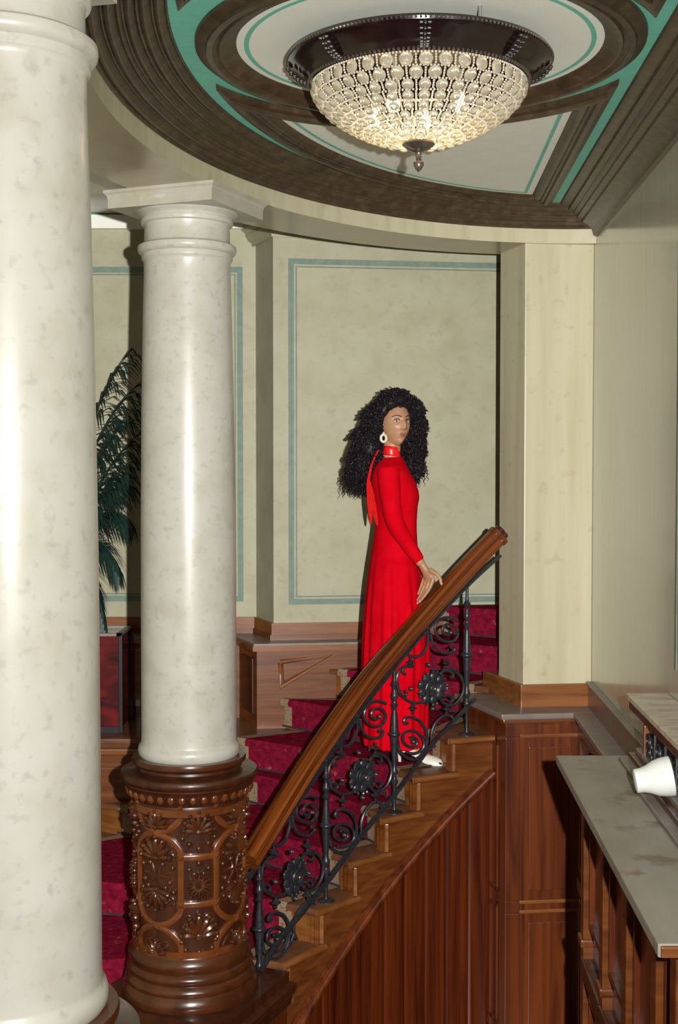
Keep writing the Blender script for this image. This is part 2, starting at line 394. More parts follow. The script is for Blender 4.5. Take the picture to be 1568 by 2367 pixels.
# cornice swept round the oval: (fraction from wall to field, z)
prof = []
brk = [(0.0, 0.07, 0.010), (0.07, 0.22, 0.016), (0.22, 0.26, 0.004), (0.26, 0.40, 0.014), (0.40, 0.46, 0.007), (0.46, 0.50, 0.003), (0.50, 0.62, 0.013), (0.62, 0.67, 0.006), (0.67, 0.80, 0.012), (0.80, 0.84, 0.005), (0.84, 0.97, 0.012), (0.97, 1.0, 0.004)]
for f0, f1, am in brk:
    for k in range(7):
        u = k / 7; f_ = lerp(f0, f1, u); prof.append((f_, ZF + 0.088 * f_ - am * math.sin(PI * u) ** 0.7))
prof.append((1.0, ZC))
tt = [lerp(R(-85), TEND, k / 120) for k in range(121)]
rows = []
for f_, z in prof: rows.append([(*clampw(E(t, IA * f_, IB * f_)), z) for t in tt])
MB().grid(rows).build('oval_cornice', 'mould_brown', ceil, smooth=True)
prof2 = [(0.0, ZF - 0.055), (0.02, ZF - 0.05), (0.03, ZF - 0.02), (0.055, ZF + 0.0), (0.085, ZF + 0.012), (0.09, ZF + 0.024), (0.115, ZF + 0.03), (0.12, ZF + 0.04), (0.135, ZF + 0.046),
         (0.14, ZF + 0.055), (0.165, ZF + 0.058), (0.17, ZF + 0.07), (0.195, ZF + 0.072), (0.21, ZF + 0.08), (0.214, ZC)]
rows = [[(XW(y) - d, y, z) for y in (1.2, 2.5, 4.0, 5.5, 6.55 - 0.6 * d)] for d, z in prof2]
MB().grid(rows).build('straight_cornice', 'mould_brown', ceil, smooth=True)
# central ring
CC = V((0.256, 4.07)); RC = 0.715
def ring(m, prof, n=128):
    rows = [[(CC.x + r * math.cos(2 * PI * k / n), CC.y + r * math.sin(2 * PI * k / n), z) for k in range(n)] for r, z in prof]
    return m.grid(rows, closed_u=True)
ring(MB(), [(RC, ZC), (RC - 0.002, ZC - 0.012), (RC - 0.02, ZC - 0.022), (RC - 0.032, ZC - 0.026), (RC - 0.036, ZC - 0.034), (RC - 0.055, ZC - 0.036), (RC - 0.06, ZC - 0.028),
            (RC - 0.072, ZC - 0.024), (RC - 0.076, ZC - 0.030), (RC - 0.09, ZC - 0.028), (RC - 0.105, ZC - 0.016), (RC - 0.125, ZC - 0.010), (RC - 0.132, ZC)]).build('ring_moulding', 'mould_brown', ceil, smooth=True)
ring(MB(), [(0.0005, ZC - 0.001), (0.3, ZC - 0.001), (RC - 0.13, ZC - 0.001)]).build('centre_disc', 'ceil_white', ceil)
ring(MB(), [(0.559, ZC - 0.003), (0.544, ZC - 0.003)]).build('painted_ring', 'teal', ceil)
# side panels: arc / oval edge / straight edge
def panel_ring(d, n=40):
    r = 0.78 + d; ea, eb = IA - 0.058 - d, IB - 0.045 - d; w = 0.262 + d
    def onE(p):
        q = p - EC; return math.hypot(q.dot(ev) / (EA + ea), q.dot(eu) / (EB + eb))
    def arc(a): return CC + V((math.cos(a), math.sin(a))) * r
    lo, hi = R(90), R(200)           # left tip: arc meets oval
    for _ in range(50):
        m_ = (lo + hi) / 2
        if onE(arc(m_)) < 1: lo = m_
        else: hi = m_
    aL = lo
    lo, hi = R(-10), R(90)           # right tip: arc meets the straight edge
    for _ in range(50):
        m_ = (lo + hi) / 2; p = arc(m_)
        if p.x > XW(p.y) - w: lo = m_
        else: hi = m_
    aR = lo
    def onL(t):
        p = E(t, ea, eb); return p.x - (XW(p.y) - w)
    lo, hi = R(40), R(92)
    for _ in range(50):
        m_ = (lo + hi) / 2
        if onL(m_) < 0: lo = m_
        else: hi = m_
    tB = lo
    q = arc(aL) - EC; tL = math.atan2(q.dot(eu) / (EB + eb), q.dot(ev) / (EA + ea))
    pts = [arc(lerp(aR, aL, k / n)) for k in range(n)]
    pts += [E(lerp(tL, tB, k / n), ea, eb) for k in range(n)]
    pB_ = E(tB, ea, eb); pR_ = arc(aR)
    pts += [pB_.lerp(pR_, k / 12) for k in range(12)]
    return pts
def mir(p, on): return V((p.x - 2 * WS * (p.y - CC.y), 2 * CC.y - p.y)) if on else p
for on in (False, True):
    mp_ = [(0.0, ZC), (0.002, ZC - 0.020), (0.022, ZC - 0.026), (0.028, ZC - 0.036), (0.048, ZC - 0.038), (0.052, ZC - 0.028), (0.066, ZC - 0.030), (0.07, ZC - 0.022), (0.09, ZC - 0.022), (0.105, ZC - 0.010), (0.112, ZC - 0.001)]
    m = MB(); m.grid([[(*mir(p, on), z) for p in panel_ring(d)] for d, z in mp_], closed_u=True)
    m.build('panel_moulding', 'mould_brown', ceil, smooth=True)
    m = MB(); pp = [mir(p, on) for p in panel_ring(0.111)]
    m.add([(*p, ZC - 0.0015) for p in pp], [tuple(range(len(pp)))]); m.build('panel_field', 'ceil_white', ceil)
    m = MB(); m.grid([[(*mir(p, on), ZC - 0.0035) for p in panel_ring(d)] for d in (0.142, 0.157)], closed_u=True)
    m.build('painted_line', 'teal', ceil)

# ------------------------------------------------------------------ staircase
RISE = 0.1785
def zt_(i): return -1.395 - RISE * (i - 1)
NOS_PX = {1: 1037, 2: 955, 3: 880, 4: 806, 5: 730, 6: 652}
Pn, Qn, Tn = {}, {}, {}
for i, px in NOS_PX.items():
    Tn[i] = t_px(px, 0.0); Pn[i] = Eo(Tn[i], 0.0)
Tn[7] = Tn[6] - (Tn[5] - Tn[6]); Tn[8] = Tn[7] - (Tn[5] - Tn[6]); Tn[9] = Tn[8] - (Tn[5] - Tn[6])
for i in (7, 8, 9): Pn[i] = Eo(Tn[i], 0.0)
Qn[1] = UZ(622, 1612, zt_(1)).xy; Qn[2] = UZ(540, 1706, zt_(2)).xy
Qn[0] = UZ(752, 1545, zt_(0)).xy; Pn[0] = V((0.90, 6.92))
Pn[-1] = V((1.12, 7.12)); Qn[-1] = V((0.16, 7.77)); Pn[-2] = V((1.34, 7.33)); Qn[-2] = V((0.60, 7.85)); Pn[-3] = V((1.6, 7.5)); Qn[-3] = V((0.95, 7.9))
Qn[3] = V((-0.66, 7.28)); Qn[4] = V((-1.40, 7.22)); Qn[5] = V((-2.35, 6.60)); Qn[6] = V((-2.35, 5.62)); Qn[7] = V((-2.35, 4.9)); Qn[8] = V((-2.35, 4.3)); Qn[9] = V((-2.3, 3.7))
st = thing('staircase', 'winding wooden staircase with bullnosed treads and boarded side', 'staircase', (0.3, 6.3, FLOOR))
TH = 0.034
NK = 14
NL = {}
for i in range(-3, 10):
    P, Q = Pn[i], Qn[i]
    if 1 <= i <= 6:
        c_ = P + V((-0.10, 0.99)).lerp((Q - P).normalized(), 0.0 if i < 5 else 0.45) * (0.34 if i < 4 else 0.30)
        NL[i] = [P * (1 - u) ** 2 + c_ * 2 * u * (1 - u) + Q * u * u for u in [(k / NK) ** 1.4 for k in range(NK + 1)]]
    else: NL[i] = [P.lerp(Q, k / NK) for k in range(NK + 1)]
def nose(i, d):   # nosing line shifted by d towards the upper side
    L = NL[i]; out = []
    for k, p in enumerate(L):
        t = (L[min(k + 1, NK)] - L[max(k - 1, 0)]).normalized(); n = V((t.y, -t.x))
        if n.dot(V((0.76, 0.65))) < 0: n = -n
        out.append(p + n * d)
    return out
for i in range(-2, 10):
    P, Q = Pn[i], Qn[i]
    poly = [P]
    if i >= 2:
        t1 = Tn[i - 1] + 0.035
        for k in range(1, 7): poly.append(Eo(lerp(Tn[i], t1, k / 6), 0.0))
        poly.append(Eo(t1, 0.05))
    elif i == 1:
        t1 = t_px(1148, 0.0)
        for k in range(1, 7): poly.append(Eo(lerp(Tn[1], t1, k / 6), 0.0))
        poly.append(V((0.93, 6.9)))
    up = nose(i - 1, 0.06)
    poly += up[3:] if i >= 2 else up
    if i == 2: poly = poly[:-1] + [V((-0.34, 7.62)), V((-0.62, 7.98)), V((-0.62, 8.03)), V((-2.35, 8.03)), V((-2.35, 7.28)), V((Q.x, 7.28))]
    poly += NL[i][::-1][:-1]
    MB().prism([tuple(p) for p in poly], zt_(i) - TH, zt_(i)).build('tread', 'wood_tread', st, bevel=0.009)
    if i >= 1:
        tq = [lerp(Tn[i] + 0.004, t1 - 0.004, k / 10) for k in range(11)]
        MB().sweep([(-0.02, -0.016), (0.002, -0.016), (0.010, -0.012), (0.014, -0.004), (0.014, 0.004), (0.010, 0.011), (0.0, 0.0165), (-0.02, 0.0165)], [(*Eo(t, -0.002), zt_(i) - TH / 2) for t in tq]).build('return_nosing', 'wood_light', st, smooth=True)
    a, b = nose(i, 0.030), nose(i, 0.048)
    rows = [[(*p, zt_(i + 1)) for p in a], [(*p, zt_(i) - TH) for p in a], [(*p, zt_(i) - TH) for p in b], [(*p, zt_(i + 1)) for p in b]]
    if i >= 1:
        e0 = Eo(Tn[i], 0.036) ; dd = nose(i, 0.030)[0] - Pn[i]
        rows = [[(p[0], p[1] + (0.036 if q == 0 else 0), p[2]) for q, p in enumerate(r)] for r in rows]
    MB().grid(rows, closed_v=True).build('riser', 'wood_light', st)
    if 1 <= i < 8:
        c = nose(i, 0.034)[0] + V((0, 0.034))
        MB().box(c.x - 0.011, c.x + 0.011, c.y - 0.011, c.y + 0.011, zt_(i + 1), zt_(i) - TH).build('corner_bead', 'wood_light', st, bevel=0.004)
# diagonal capping on the stair side
t0, t1 = t_px(560, -0.02), t_px(1147, -0.02)
def zon(px, py, off):
    p = Eo(t_px(px, off), off); return UY(px, py, p.y).z
dA = (t_px(1141, 0.0), zon(1141, 1790, 0.0)); dB = (t_px(705, 0.0), zon(705, 2350, 0.0))
def arcs(t_a, t_b, n=40):
    L = 0; p = Eo(t_a, 0)
    for k in range(1, n + 1):
        q = Eo(lerp(t_a, t_b, k / n), 0); L += (q - p).length; p = q
    return L
LD = arcs(dB[0], dA[0])
def zdiag(t):
    s = arcs(dB[0], t) if t >= dB[0] else -arcs(t, dB[0])
    return lerp(dB[1], dA[1], s / LD)
tA, tZ = Tn[9], t_px(1146, 0.0)
path = [(*Eo(t, 0.0), zdiag(t)) for t in [lerp(tA, tZ, k / 50) for k in range(51)]]
MB().sweep([(-0.03, -0.026), (0.004, -0.025), (0.010, -0.018), (0.014, -0.006), (0.010, 0.006), (0.004, 0.010), (0.006, 0.017), (-0.004, 0.022), (-0.03, 0.022)], path).build('string_moulding', 'wood_v', st, smooth=True)
# string panels between tread ends and capping
for i in range(1, 9):
    ta = Tn[i] - (0.0 if i < 8 else 0.0); tb = Tn[i - 1] if i > 1 else tZ
    ta_, tb_ = ta + 0.012, tb + 0.012
    k_ = 8; top = zt_(i) - TH
    rows = [[], [], [], []]
    for k in range(k_ + 1):
        t = lerp(ta_, tb_, k / k_)
        p, q = Eo(t, 0.035), Eo(t, 0.06)
        rows[0].append((*p, zdiag(t) - 0.03)); rows[1].append((*p, top)); rows[2].append((*q, top)); rows[3].append((*q, zdiag(t) - 0.03))
    MB().grid(rows, closed_v=True).build('string_panel', 'wood_h', st)
# vertical boards under the capping
bpx = [560, 612, 658, 702, 744, 790, 839, 889, 937, 985, 1034, 1086, 1134, 1150]
for a, b in zip(bpx[:-1], bpx[1:]):
    ta, tb = t_px(a + 1.0, 0.03), t_px(b - 1.0, 0.03); rows = [[] for _ in range(4)]
    for k in range(4):
        t = lerp(ta, tb, (0, 0.10, 0.90, 1)[k]); e = 0.0045 if k in (0, 3) else 0.0
        p, q = Eo(t, 0.030 + e), Eo(t, 0.055); z = zdiag(t) - 0.02
        rows[0].append((*p, FLOOR)); rows[1].append((*p, z)); rows[2].append((*q, z)); rows[3].append((*q, FLOOR))
    MB().grid(rows, closed_v=True).build('board', 'wood_board', st)
rows = [[], []]
for k in range(31):
    t = lerp(tA, tZ, k / 30); p = Eo(t, 0.056); rows[0].append((*p, FLOOR)); rows[1].append((*p, zdiag(t) - 0.03))
MB().grid(rows).build('board_backing', 'wood_dark', st)
# side of the upper platform, left of the first steps
pf = MB(); pf.box(-2.35, Qn[2].x + 0.02, 7.30, 7.36, FLOOR, zt_(2) - TH); pf.build('platform_panel', 'wood_h', st)
MB().box(-2.35, Qn[2].x, 7.262, 7.30, zt_(2) - 0.10, zt_(2) - 0.055).build('platform_moulding', 'wood_light', st, bevel=0.012)
for k in range(4):
    x1 = Qn[2].x - 0.12 - 0.42 * k
    MB().box(x1 - 0.34, x1, 7.285, 7.30, zt_(2) - 0.46, zt_(2) - 0.17).build('platform_field', 'wood_h', st, bevel=0.006)

# carpet runner
cp_mb, bd_mb, bo_mb = MB(), MB(), MB()
run = thing('carpet_runner', 'crimson patterned carpet runner with beige border laid over the stair treads', 'carpet', (-0.2, 6.7, -1.5))
def on_line(i, d_in, d_out, frac, z, fwd=0.0):
    L = nose(i, fwd); seg = [0.0]
    for a, b in zip(L[:-1], L[1:]): seg.append(seg[-1] + (b - a).length)
    d = lerp(d_in, seg[-1] - d_out, frac)
    for k in range(NK):
        if d <= seg[k + 1] or k == NK - 1:
            return V((*L[k].lerp(L[k + 1], (d - seg[k]) / max(1e-6, seg[k + 1] - seg[k])), z))
def n_len(i): return sum((b - a).length for a, b in zip(NL[i][:-1], NL[i][1:]))
BW = 0.07
rods = []
for i in range(-2, 9):
    h = 0.007
    din = 0.17 if i >= 0 else 0.0
    dout = (0.02 if i < 0 else 0.10) if i < 2 else 0.16
    dout2 = (0.02 if i - 1 < 0 else 0.22) if i - 1 < 2 else 0.16
    if i == 2: dout = 0.02
    if i == 3: dout2 = 0.02
    for lo, hi, mbx in ((0, 0, 'in'), (1, 1, 'mid'), (2, 2, 'out')):
        L = n_len(i) - din - dout; f0 = [0, BW / L, 1 - BW / L][lo]; f1 = [BW / L, 1 - BW / L, 1][lo]
        L2 = n_len(i - 1) - din - dout2; g0 = [0, BW / L2, 1 - BW / L2][lo]; g1 = [BW / L2, 1 - BW / L2, 1][lo]
        tgt = {'mid': cp_mb, 'in': bd_mb, 'out': bo_mb}[mbx]
        n = 14
        def row(idx, fa, fb, z, fw, do):
            return [on_line(idx, din, do, lerp(fa, fb, k / n), z, fw) for k in range(n + 1)]
        rows = [row(i, f0, f1, zt_(i + 1) + h, 0.026, dout), row(i, f0, f1, zt_(i) - TH - 0.004, 0.026, dout), row(i, f0, f1, zt_(i) - TH, -0.006, dout),
                row(i, f0, f1, zt_(i) - 0.012, -0.009, dout), row(i, f0, f1, zt_(i) + h, 0.002, dout), row(i, f0, f1, zt_(i) + h, 0.02, dout),
                row(i - 1, g0, g1, zt_(i) + h, 0.026, dout2)]
        tgt.grid(rows)
    rods.append([on_line(i, din - 0.03, dout - 0.03, k / 12, zt_(i + 1) + 0.016, 0.018) for k in range(13)])
cp_mb.build('carpet_pile', 'carpet', run, smooth=True, fix=False)
bd_mb.build('carpet_border', 'carpet_border', run, smooth=True, fix=False)
bo_mb.build('carpet_border', 'carpet_border', run, smooth=True, fix=False)
# border across the wide tread at the turn
w_ = MB().hexa([(-0.6, 7.32, zt_(2)), (-0.42, 7.2, zt_(2)), (-0.40, 7.23, zt_(2)), (-0.58, 7.36, zt_(2))], [(-0.6, 7.32, zt_(2) + .008), (-0.42, 7.2, zt_(2) + .008), (-0.40, 7.23, zt_(2) + .008), (-0.58, 7.36, zt_(2) + .008)])
for r_ in rods:
    MB().tube(r_, 0.006, n=6).build('stair_rod', 'rod', st)

# ------------------------------------------------------------------ back wall woodwork (pilaster pedestal, plinths)
wd = thing('wainscot_back', 'carved wooden pedestal and plinth along the base of the back wall', kind='structure', loc=(0, 7.7, -1.5))
zp1 = UY(632, 1440, YP).z; zp0 = UY(632, 1479, YP).z; zl = zp0
pp = [(WB.x - 1.9, YL), (WB.x, YL), (WC.x, WC.y), (WD.x, WD.y)]
def band(ps, d0, d1, z0, z1, name, mat, bevel=0.0):
    a = offset_path(ps, d0); b = offset_path(ps, d1); m = MB()
    rows = [[(p.x, p.y, z0) for p in b], [(p.x, p.y, z1) for p in b], [(p.x, p.y, z1) for p in a], [(p.x, p.y, z0) for p in a]]
    m.grid(rows, closed_v=True, cap=False)
    return m.build(name, mat, wd, bevel=bevel)
band(pp, -0.01, 0.018, zp0 - 0.01, zp1, 'plinth_board', 'wood_light')
band(pp, -0.01, 0.03, zp0 - 0.01, zp0 + 0.035, 'plinth_moulding', 'wood_h')
band(pp, -0.01, 0.17, zl - 0.035, zl, 'ledge', 'wood_ledge')
band(pp, 0.15, 0.178, zl - 0.045, zl - 0.012, 'ledge_nosing', 'wood_light')
band(pp, -0.01, 0.145, FLOOR, zl - 0.03, 'pedestal_body', 'wood_h')
# sunk triangular panel on the pedestal front
fc = offset_path(pp, 0.146); q0, q1 = V(fc[2]), V(fc[3]); dq = (q1 - q0).normalized(); nq = V((dq.y, -dq.x))
def onf(px, py, off=0.0):
    # point on the pedestal front through pixel
    r = ray(px, py); base = q0 + nq * off
    k = base.dot(nq) / (r[0] * nq.x + r[1] * nq.y); return V((r[0] * k, r[1] * k, r[2] * k))
tri = [(652, 1534), (765, 1518), (654, 1578)]
m = MB(); outer = [onf(*p, 0.004) for p in tri]; cen = sum(outer, V((0, 0, 0))) / 3
inner = [p.lerp(cen, 0.22) + V((nq.x, nq.y, 0)) * -0.012 for p in outer]
m.add(outer + inner, [(0, 1, 4, 3), (1, 2, 5, 4), (2, 0, 3, 5), (3, 4, 5)]); m.build('sunk_panel', 'wood_h', wd)
m = MB(); m.tube([onf(648, 1530, 0.004), onf(775, 1512, 0.004), onf(648, 1588, 0.004), onf(648, 1530, 0.004)], 0.014, n=6); m.build('panel_bead', 'wood_light', wd)
# side of the pedestal
s0, s1 = V(fc[1]), V(fc[2])
for (za, zb_) in ((zl - 0.44, zl - 0.10),):
    a = s0.lerp(s1, 0.2); b = s0.lerp(s1, 0.85); ds = (s1 - s0).normalized(); ns = V((ds.y, -ds.x))
    m = MB(); m.prism([tuple(a), tuple(b), tuple(b + ns * 0.012), tuple(a + ns * 0.012)], za, zb_); m.build('side_panel', 'wood_dark', wd, bevel=0.005)
for x0 in (-1.05, -1.7):
    MB().box(x0 - 0.42, x0 + 0.26, YL - 0.16, YL - 0.14, zl - 0.45, zl - 0.08).build('wall_panel', 'wood_light', wd, bevel=0.006)

# ------------------------------------------------------------------ pier woodwork and right-hand ledge
pw = thing('wainscot_right', 'reddish panelled wooden pedestal under the cream pier beside the stair', kind='structure', loc=(1.1, 6.4, FLOOR))
def ring_poly(d):
    fa = V((pA.x, pA.y)); fl_ = V((pL.x, pL.y)); dl = (fl_ - fa).normalized(); nl = V((-dl.y, dl.x))   # left jamb outward
    if nl.x > 0: nl = -nl
    back = fl_ + dl * 0.12
    fr = V((XW(fa.y), fa.y + 0.04)); df = (fr - fa).normalized(); nf = V((df.y, -df.x))
    # corner intersection of offset lines
    a = fa + nf * d; c = fa + nl * d
    k = ((c - a).x * dl.y - (c - a).y * dl.x) / (df.x * dl.y - df.y * dl.x)
    cor = a + df * k
    return [cor, V((XW(cor.y), fr.y - d)), V((XW(7.0), 7.1)), back + nl * d + dl * 0.05]
zpt = UY(1290, 1582, 6.6).z
def pprism(d, z0, z1, name, mat, bevel=0.0):
    return MB().prism([tuple(p) for p in ring_poly(d)], z0, z1).build(name, mat, pw, bevel=bevel)
pprism(0.022, ZL - 0.01, zpt, 'plinth_block', 'wood_light', 0.006)
pprism(0.20, ZL - 0.03, ZL, 'ledge', 'wood_ledge', 0.008)
pprism(0.186, ZL - 0.052, ZL - 0.028, 'ledge_moulding', 'wood_h', 0.008)
pprism(0.165, FLOOR, ZL - 0.05, 'pedestal_body', 'wood_v', 0.003)
rp = ring_poly(0.166)
fr0, fr1 = rp[0], rp[1]; dfr = (fr1 - fr0).normalized(); nfr = V((dfr.y, -dfr.x))
def fpt(u, z, off): p = fr0.lerp(fr1, u) + nfr * off; return (p.x, p.y, z)
z_f = lambda py: UY(1270, py, fr0.y).z
for (ya, yb) in ((1706, 2082), (2112, 2520)):
    za, zb_ = z_f(yb), z_f(ya)
    for u0, u1, z0, z1 in ((0.16, 0.80, zb_, zb_ + 0.018), (0.16, 0.80, za - 0.018, za)):
        m = MB(); m.hexa([fpt(u0, z0, 0.012), fpt(u1, z0, 0.012), fpt(u1, z0, -0.002), fpt(u0, z0, -0.002)], [fpt(u0, z1, 0.012), fpt(u1, z1, 0.012), fpt(u1, z1, -0.002), fpt(u0, z1, -0.002)])
        m.build('panel_moulding', 'wood_light', pw, bevel=0.004)
    for u0, u1 in ((0.0, 0.16), (0.80, 1.0)):
        m = MB(); m.hexa([fpt(u0, za, 0.008), fpt(u1, za, 0.008), fpt(u1, za, -0.002), fpt(u0, za, -0.002)], [fpt(u0, zb_, 0.008), fpt(u1, zb_, 0.008), fpt(u1, zb_, -0.002), fpt(u0, zb_, -0.002)])
        m.build('stile', 'wood_v', pw, bevel=0.004)
    m = MB(); m.hexa([fpt(0.26, za + 0.05, 0.006), fpt(0.70, za + 0.05, 0.006), fpt(0.70, za + 0.05, -0.002), fpt(0.26, za + 0.05, -0.002)], [fpt(0.26, zb_ - 0.05, 0.006), fpt(0.70, zb_ - 0.05, 0.006), fpt(0.70, zb_ - 0.05, -0.002), fpt(0.26, zb_ - 0.05, -0.002)])
    m.build('field_panel', 'wood_v', pw, bevel=0.004)
for za, zb_, u0, u1 in ((z_f(2082) + 0.0, z_f(1706), 0.0, 1.0),):
    for zz in (z_f(1690), z_f(2097)):
        m = MB(); m.hexa([fpt(0, zz - 0.03, 0.008), fpt(1, zz - 0.03, 0.008), fpt(1, zz - 0.03, -0.002), fpt(0, zz - 0.03, -0.002)], [fpt(0, zz + 0.03, 0.008), fpt(1, zz + 0.03, 0.008), fpt(1, zz + 0.03, -0.002), fpt(0, zz + 0.03, -0.002)])
        m.build('rail', 'wood_v', pw, bevel=0.003)
l0, l1 = rp[3], rp[0]; dl_ = (l1 - l0).normalized(); nl_ = V((dl_.y, -dl_.x))
if nl_.x > 0: nl_ = -nl_
for za, zb_ in ((-2.2, -1.42), (-2.9, -2.27)):
    a, b = l0.lerp(l1, 0.45), l0.lerp(l1, 0.88)
    for (p, q, z0, z1) in ((a, b, zb_ - 0.02, zb_), (a, b, za, za + 0.02), (a, a + dl_ * 0.02, za, zb_), (b - dl_ * 0.02, b, za, zb_)):
        MB().prism([tuple(p), tuple(q), tuple(q + nl_ * 0.012), tuple(p + nl_ * 0.012)], z0, z1).build('side_moulding', 'wood_v', pw, bevel=0.003)
# ledge and panelling along the right wall
m = MB(); rbox(m, 0.0, 0.022, 1.5, 6.62, ZL, zpt); m.build('wall_plinth', 'wood_v', pw)
m = MB(); rbox(m, 0.0, 0.034, 1.5, 6.62, zpt, zpt + 0.014); m.build('plinth_cap', 'wood_ledge', pw, bevel=0.004)
m = MB(); rbox(m, 0.0, 0.125, 1.5, 6.6, ZL - 0.03, ZL - 0.001); m.build('wall_ledge', 'wood_ledge', pw, bevel=0.006)
m = MB(); rbox(m, 0.0, 0.10, 1.5, 6.5, FLOOR, ZL - 0.03); m.build('wall_wainscot', 'wood_v', pw)
for k in range(5):
    y1 = 6.28 - 0.36 * k
    for z0, z1 in ((-2.02, -1.36), (-2.85, -2.16)):
        for (a0, a1, b0, b1) in ((y1 - 0.28, y1, z1 - 0.018, z1), (y1 - 0.28, y1, z0, z0 + 0.018), (y1 - 0.018, y1, z0, z1), (y1 - 0.28, y1 - 0.262, z0, z1)):
            m = MB(); rbox(m, 0.098, 0.114, a0, a1, b0, b1); m.build('wainscot_moulding', 'wood_v', pw, bevel=0.003)
    m = MB(); rbox(m, 0.098, 0.125, y1 - 0.36, y1, -2.12, -2.06); m.build('wainscot_rail', 'wood_v', pw, bevel=0.006)

# ------------------------------------------------------------------ counter with raised grille desk
ct = thing('counter', 'long wooden counter with dusty grey-brown top running along the right wall', 'counter', (0.95, 3.7, FLOOR))
KZ = -1.06; KD = 0.438
m = MB(); rbox(m, 0.135, KD, 2.77, 4.62, KZ - 0.032, KZ); m.build('counter_top', 'wood_dusty', ct, bevel=0.004)
m = MB(); rbox(m, 0.135, KD - 0.006, 2.762, 2.776, KZ - 0.030, KZ - 0.004); m.build('end_lipping', 'wood_light', ct, bevel=0.004)
m = MB(); rbox(m, 0.135, 0.33, 2.9, 4.5, FLOOR, KZ - 0.032); m.build('counter_body', 'wood_v', ct)
for k, y in enumerate((4.44, 4.02, 3.60, 3.18, 2.95)):
    m = MB(); rbox(m, 0.32, 0.365, y - 0.035, y + 0.035, FLOOR, KZ - 0.034); m.build('counter_post', 'wood_h', ct, bevel=0.006)
    m = MB(); rbox(m, 0.32, 0.375, y - 0.042, y + 0.042, -1.70, -1.67); m.build('post_capital', 'wood_h', ct, bevel=0.008)
    if k < 4:
        y2 = (4.44, 4.02, 3.60, 3.18, 2.95)[k + 1]
        for z0, z1 in ((-1.62, -1.16), (-2.75, -1.86)):
            m = MB(); a, b = y2 + 0.055, y - 0.055
            for (a0, a1, b0, b1) in ((a, b, z1 - 0.02, z1), (a, b, z0, z0 + 0.02), (a, a + 0.02, z0 + 0.02, z1 - 0.02), (b - 0.02, b, z0 + 0.02, z1 - 0.02)):
                rbox(m, 0.328, 0.348, a0, a1, b0, b1)
            m.build('panel_frame', 'wood_v', ct)
        m = MB(); rbox(m, 0.325, 0.372, y2, y, -1.80, -1.74); m.build('counter_rail', 'wood_dark', ct, bevel=0.012)
# grille desk
gd = thing('grille_desk', 'raised desk with pale marbled top and black iron grille on the counter', 'desk', (1.1, 4.0, KZ))
BD = 0.148
m = MB(); rbox(m, 0.002, BD + 0.012, 2.9, 4.735, -0.868, -0.848); m.build('desk_top', 'marble_top', gd, bevel=0.003)
m = MB(); rbox(m, 0.002, BD + 0.004, 2.9, 4.72, -0.905, -0.868); m.build('top_moulding', 'wood_dark', gd, bevel=0.008)
m = MB(); rbox(m, BD - 0.02, BD + 0.006, 4.405, 4.432, KZ, -0.905); m.build('post', 'wood_light', gd, bevel=0.005)
m = MB(); rbox(m, 0.03, BD - 0.012, 2.9, 4.45, KZ, -0.905); m.build('desk_body', 'black_trim', gd)
m = MB(); rbox(m, 0.03, 0.09, 4.45, 4.70, KZ, -0.905); m.build('rear_bracket', 'wood_h', gd, bevel=0.006)
for d0, d1, z1, mt in ((0.06, 0.24, 0.016, 'wood_ledge'), (0.06, 0.205, 0.034, 'wood_dark'), (0.06, 0.18, 0.05, 'wood_ledge')):
    for (a, b, e) in ((2.85, 4.17, 0.0), (4.17, 4.53, -0.018)):
        m = MB(); rbox(m, d0, d1 + e, a, b, KZ, KZ + z1); m.build('base_moulding', mt, gd, bevel=0.005)
gm = MB()
for k in range(7):
    yc = 4.33 - 0.17 * k
    for s_ in (1, -1):
        for zz in (-0.955, -1.02 + 0.03):
            pts = []
            for j in range(22):
                a = j / 21 * 3.6 * PI; r_ = 0.006 + 0.034 * j / 21
                pts.append((XW(yc) - BD + 0.005, yc + s_ * 0.042 + s_ * r_ * math.cos(a), zz + r_ * 0.9 * math.sin(a)))
            gm.tube(pts, 0.0045, n=5)
    gm.tube([(XW(yc) - BD + 0.005, yc + 0.085, -0.905), (XW(yc) - BD + 0.005, yc + 0.085, KZ + 0.03)], 0.006, n=5)
gm.build('iron_grille', 'iron', gd, smooth=True)
m = MB(); rbox(m, 0.04, 0.10, 4.02, 4.12, -0.848, -0.838); 
# white cup lying on its side
cu_c = UY(1467, 1806, 3.87); ax = V((0.96, -0.10, 0.17)).normalized()
cup = MB().lathe([(r_ * 0.93, z_ * 0.86) for r_, z_ in [(0.0, 0.0), (0.032, 0.0), (0.040, 0.004), (0.040, 0.012), (0.041, 0.03), (0.047, 0.05), (0.058, 0.075), (0.064, 0.10), (0.066, 0.125), (0.0665, 0.133), (0.064, 0.135), (0.061, 0.125), (0.055, 0.08), (0.04, 0.045), (0.0, 0.03)]], c=cu_c, axis=ax, n=40, cap=False)
o = cup.build('cup', 'porcelain', None, smooth=True); tag(o, 'white porcelain cup lying on its side against the iron grille', 'cup')

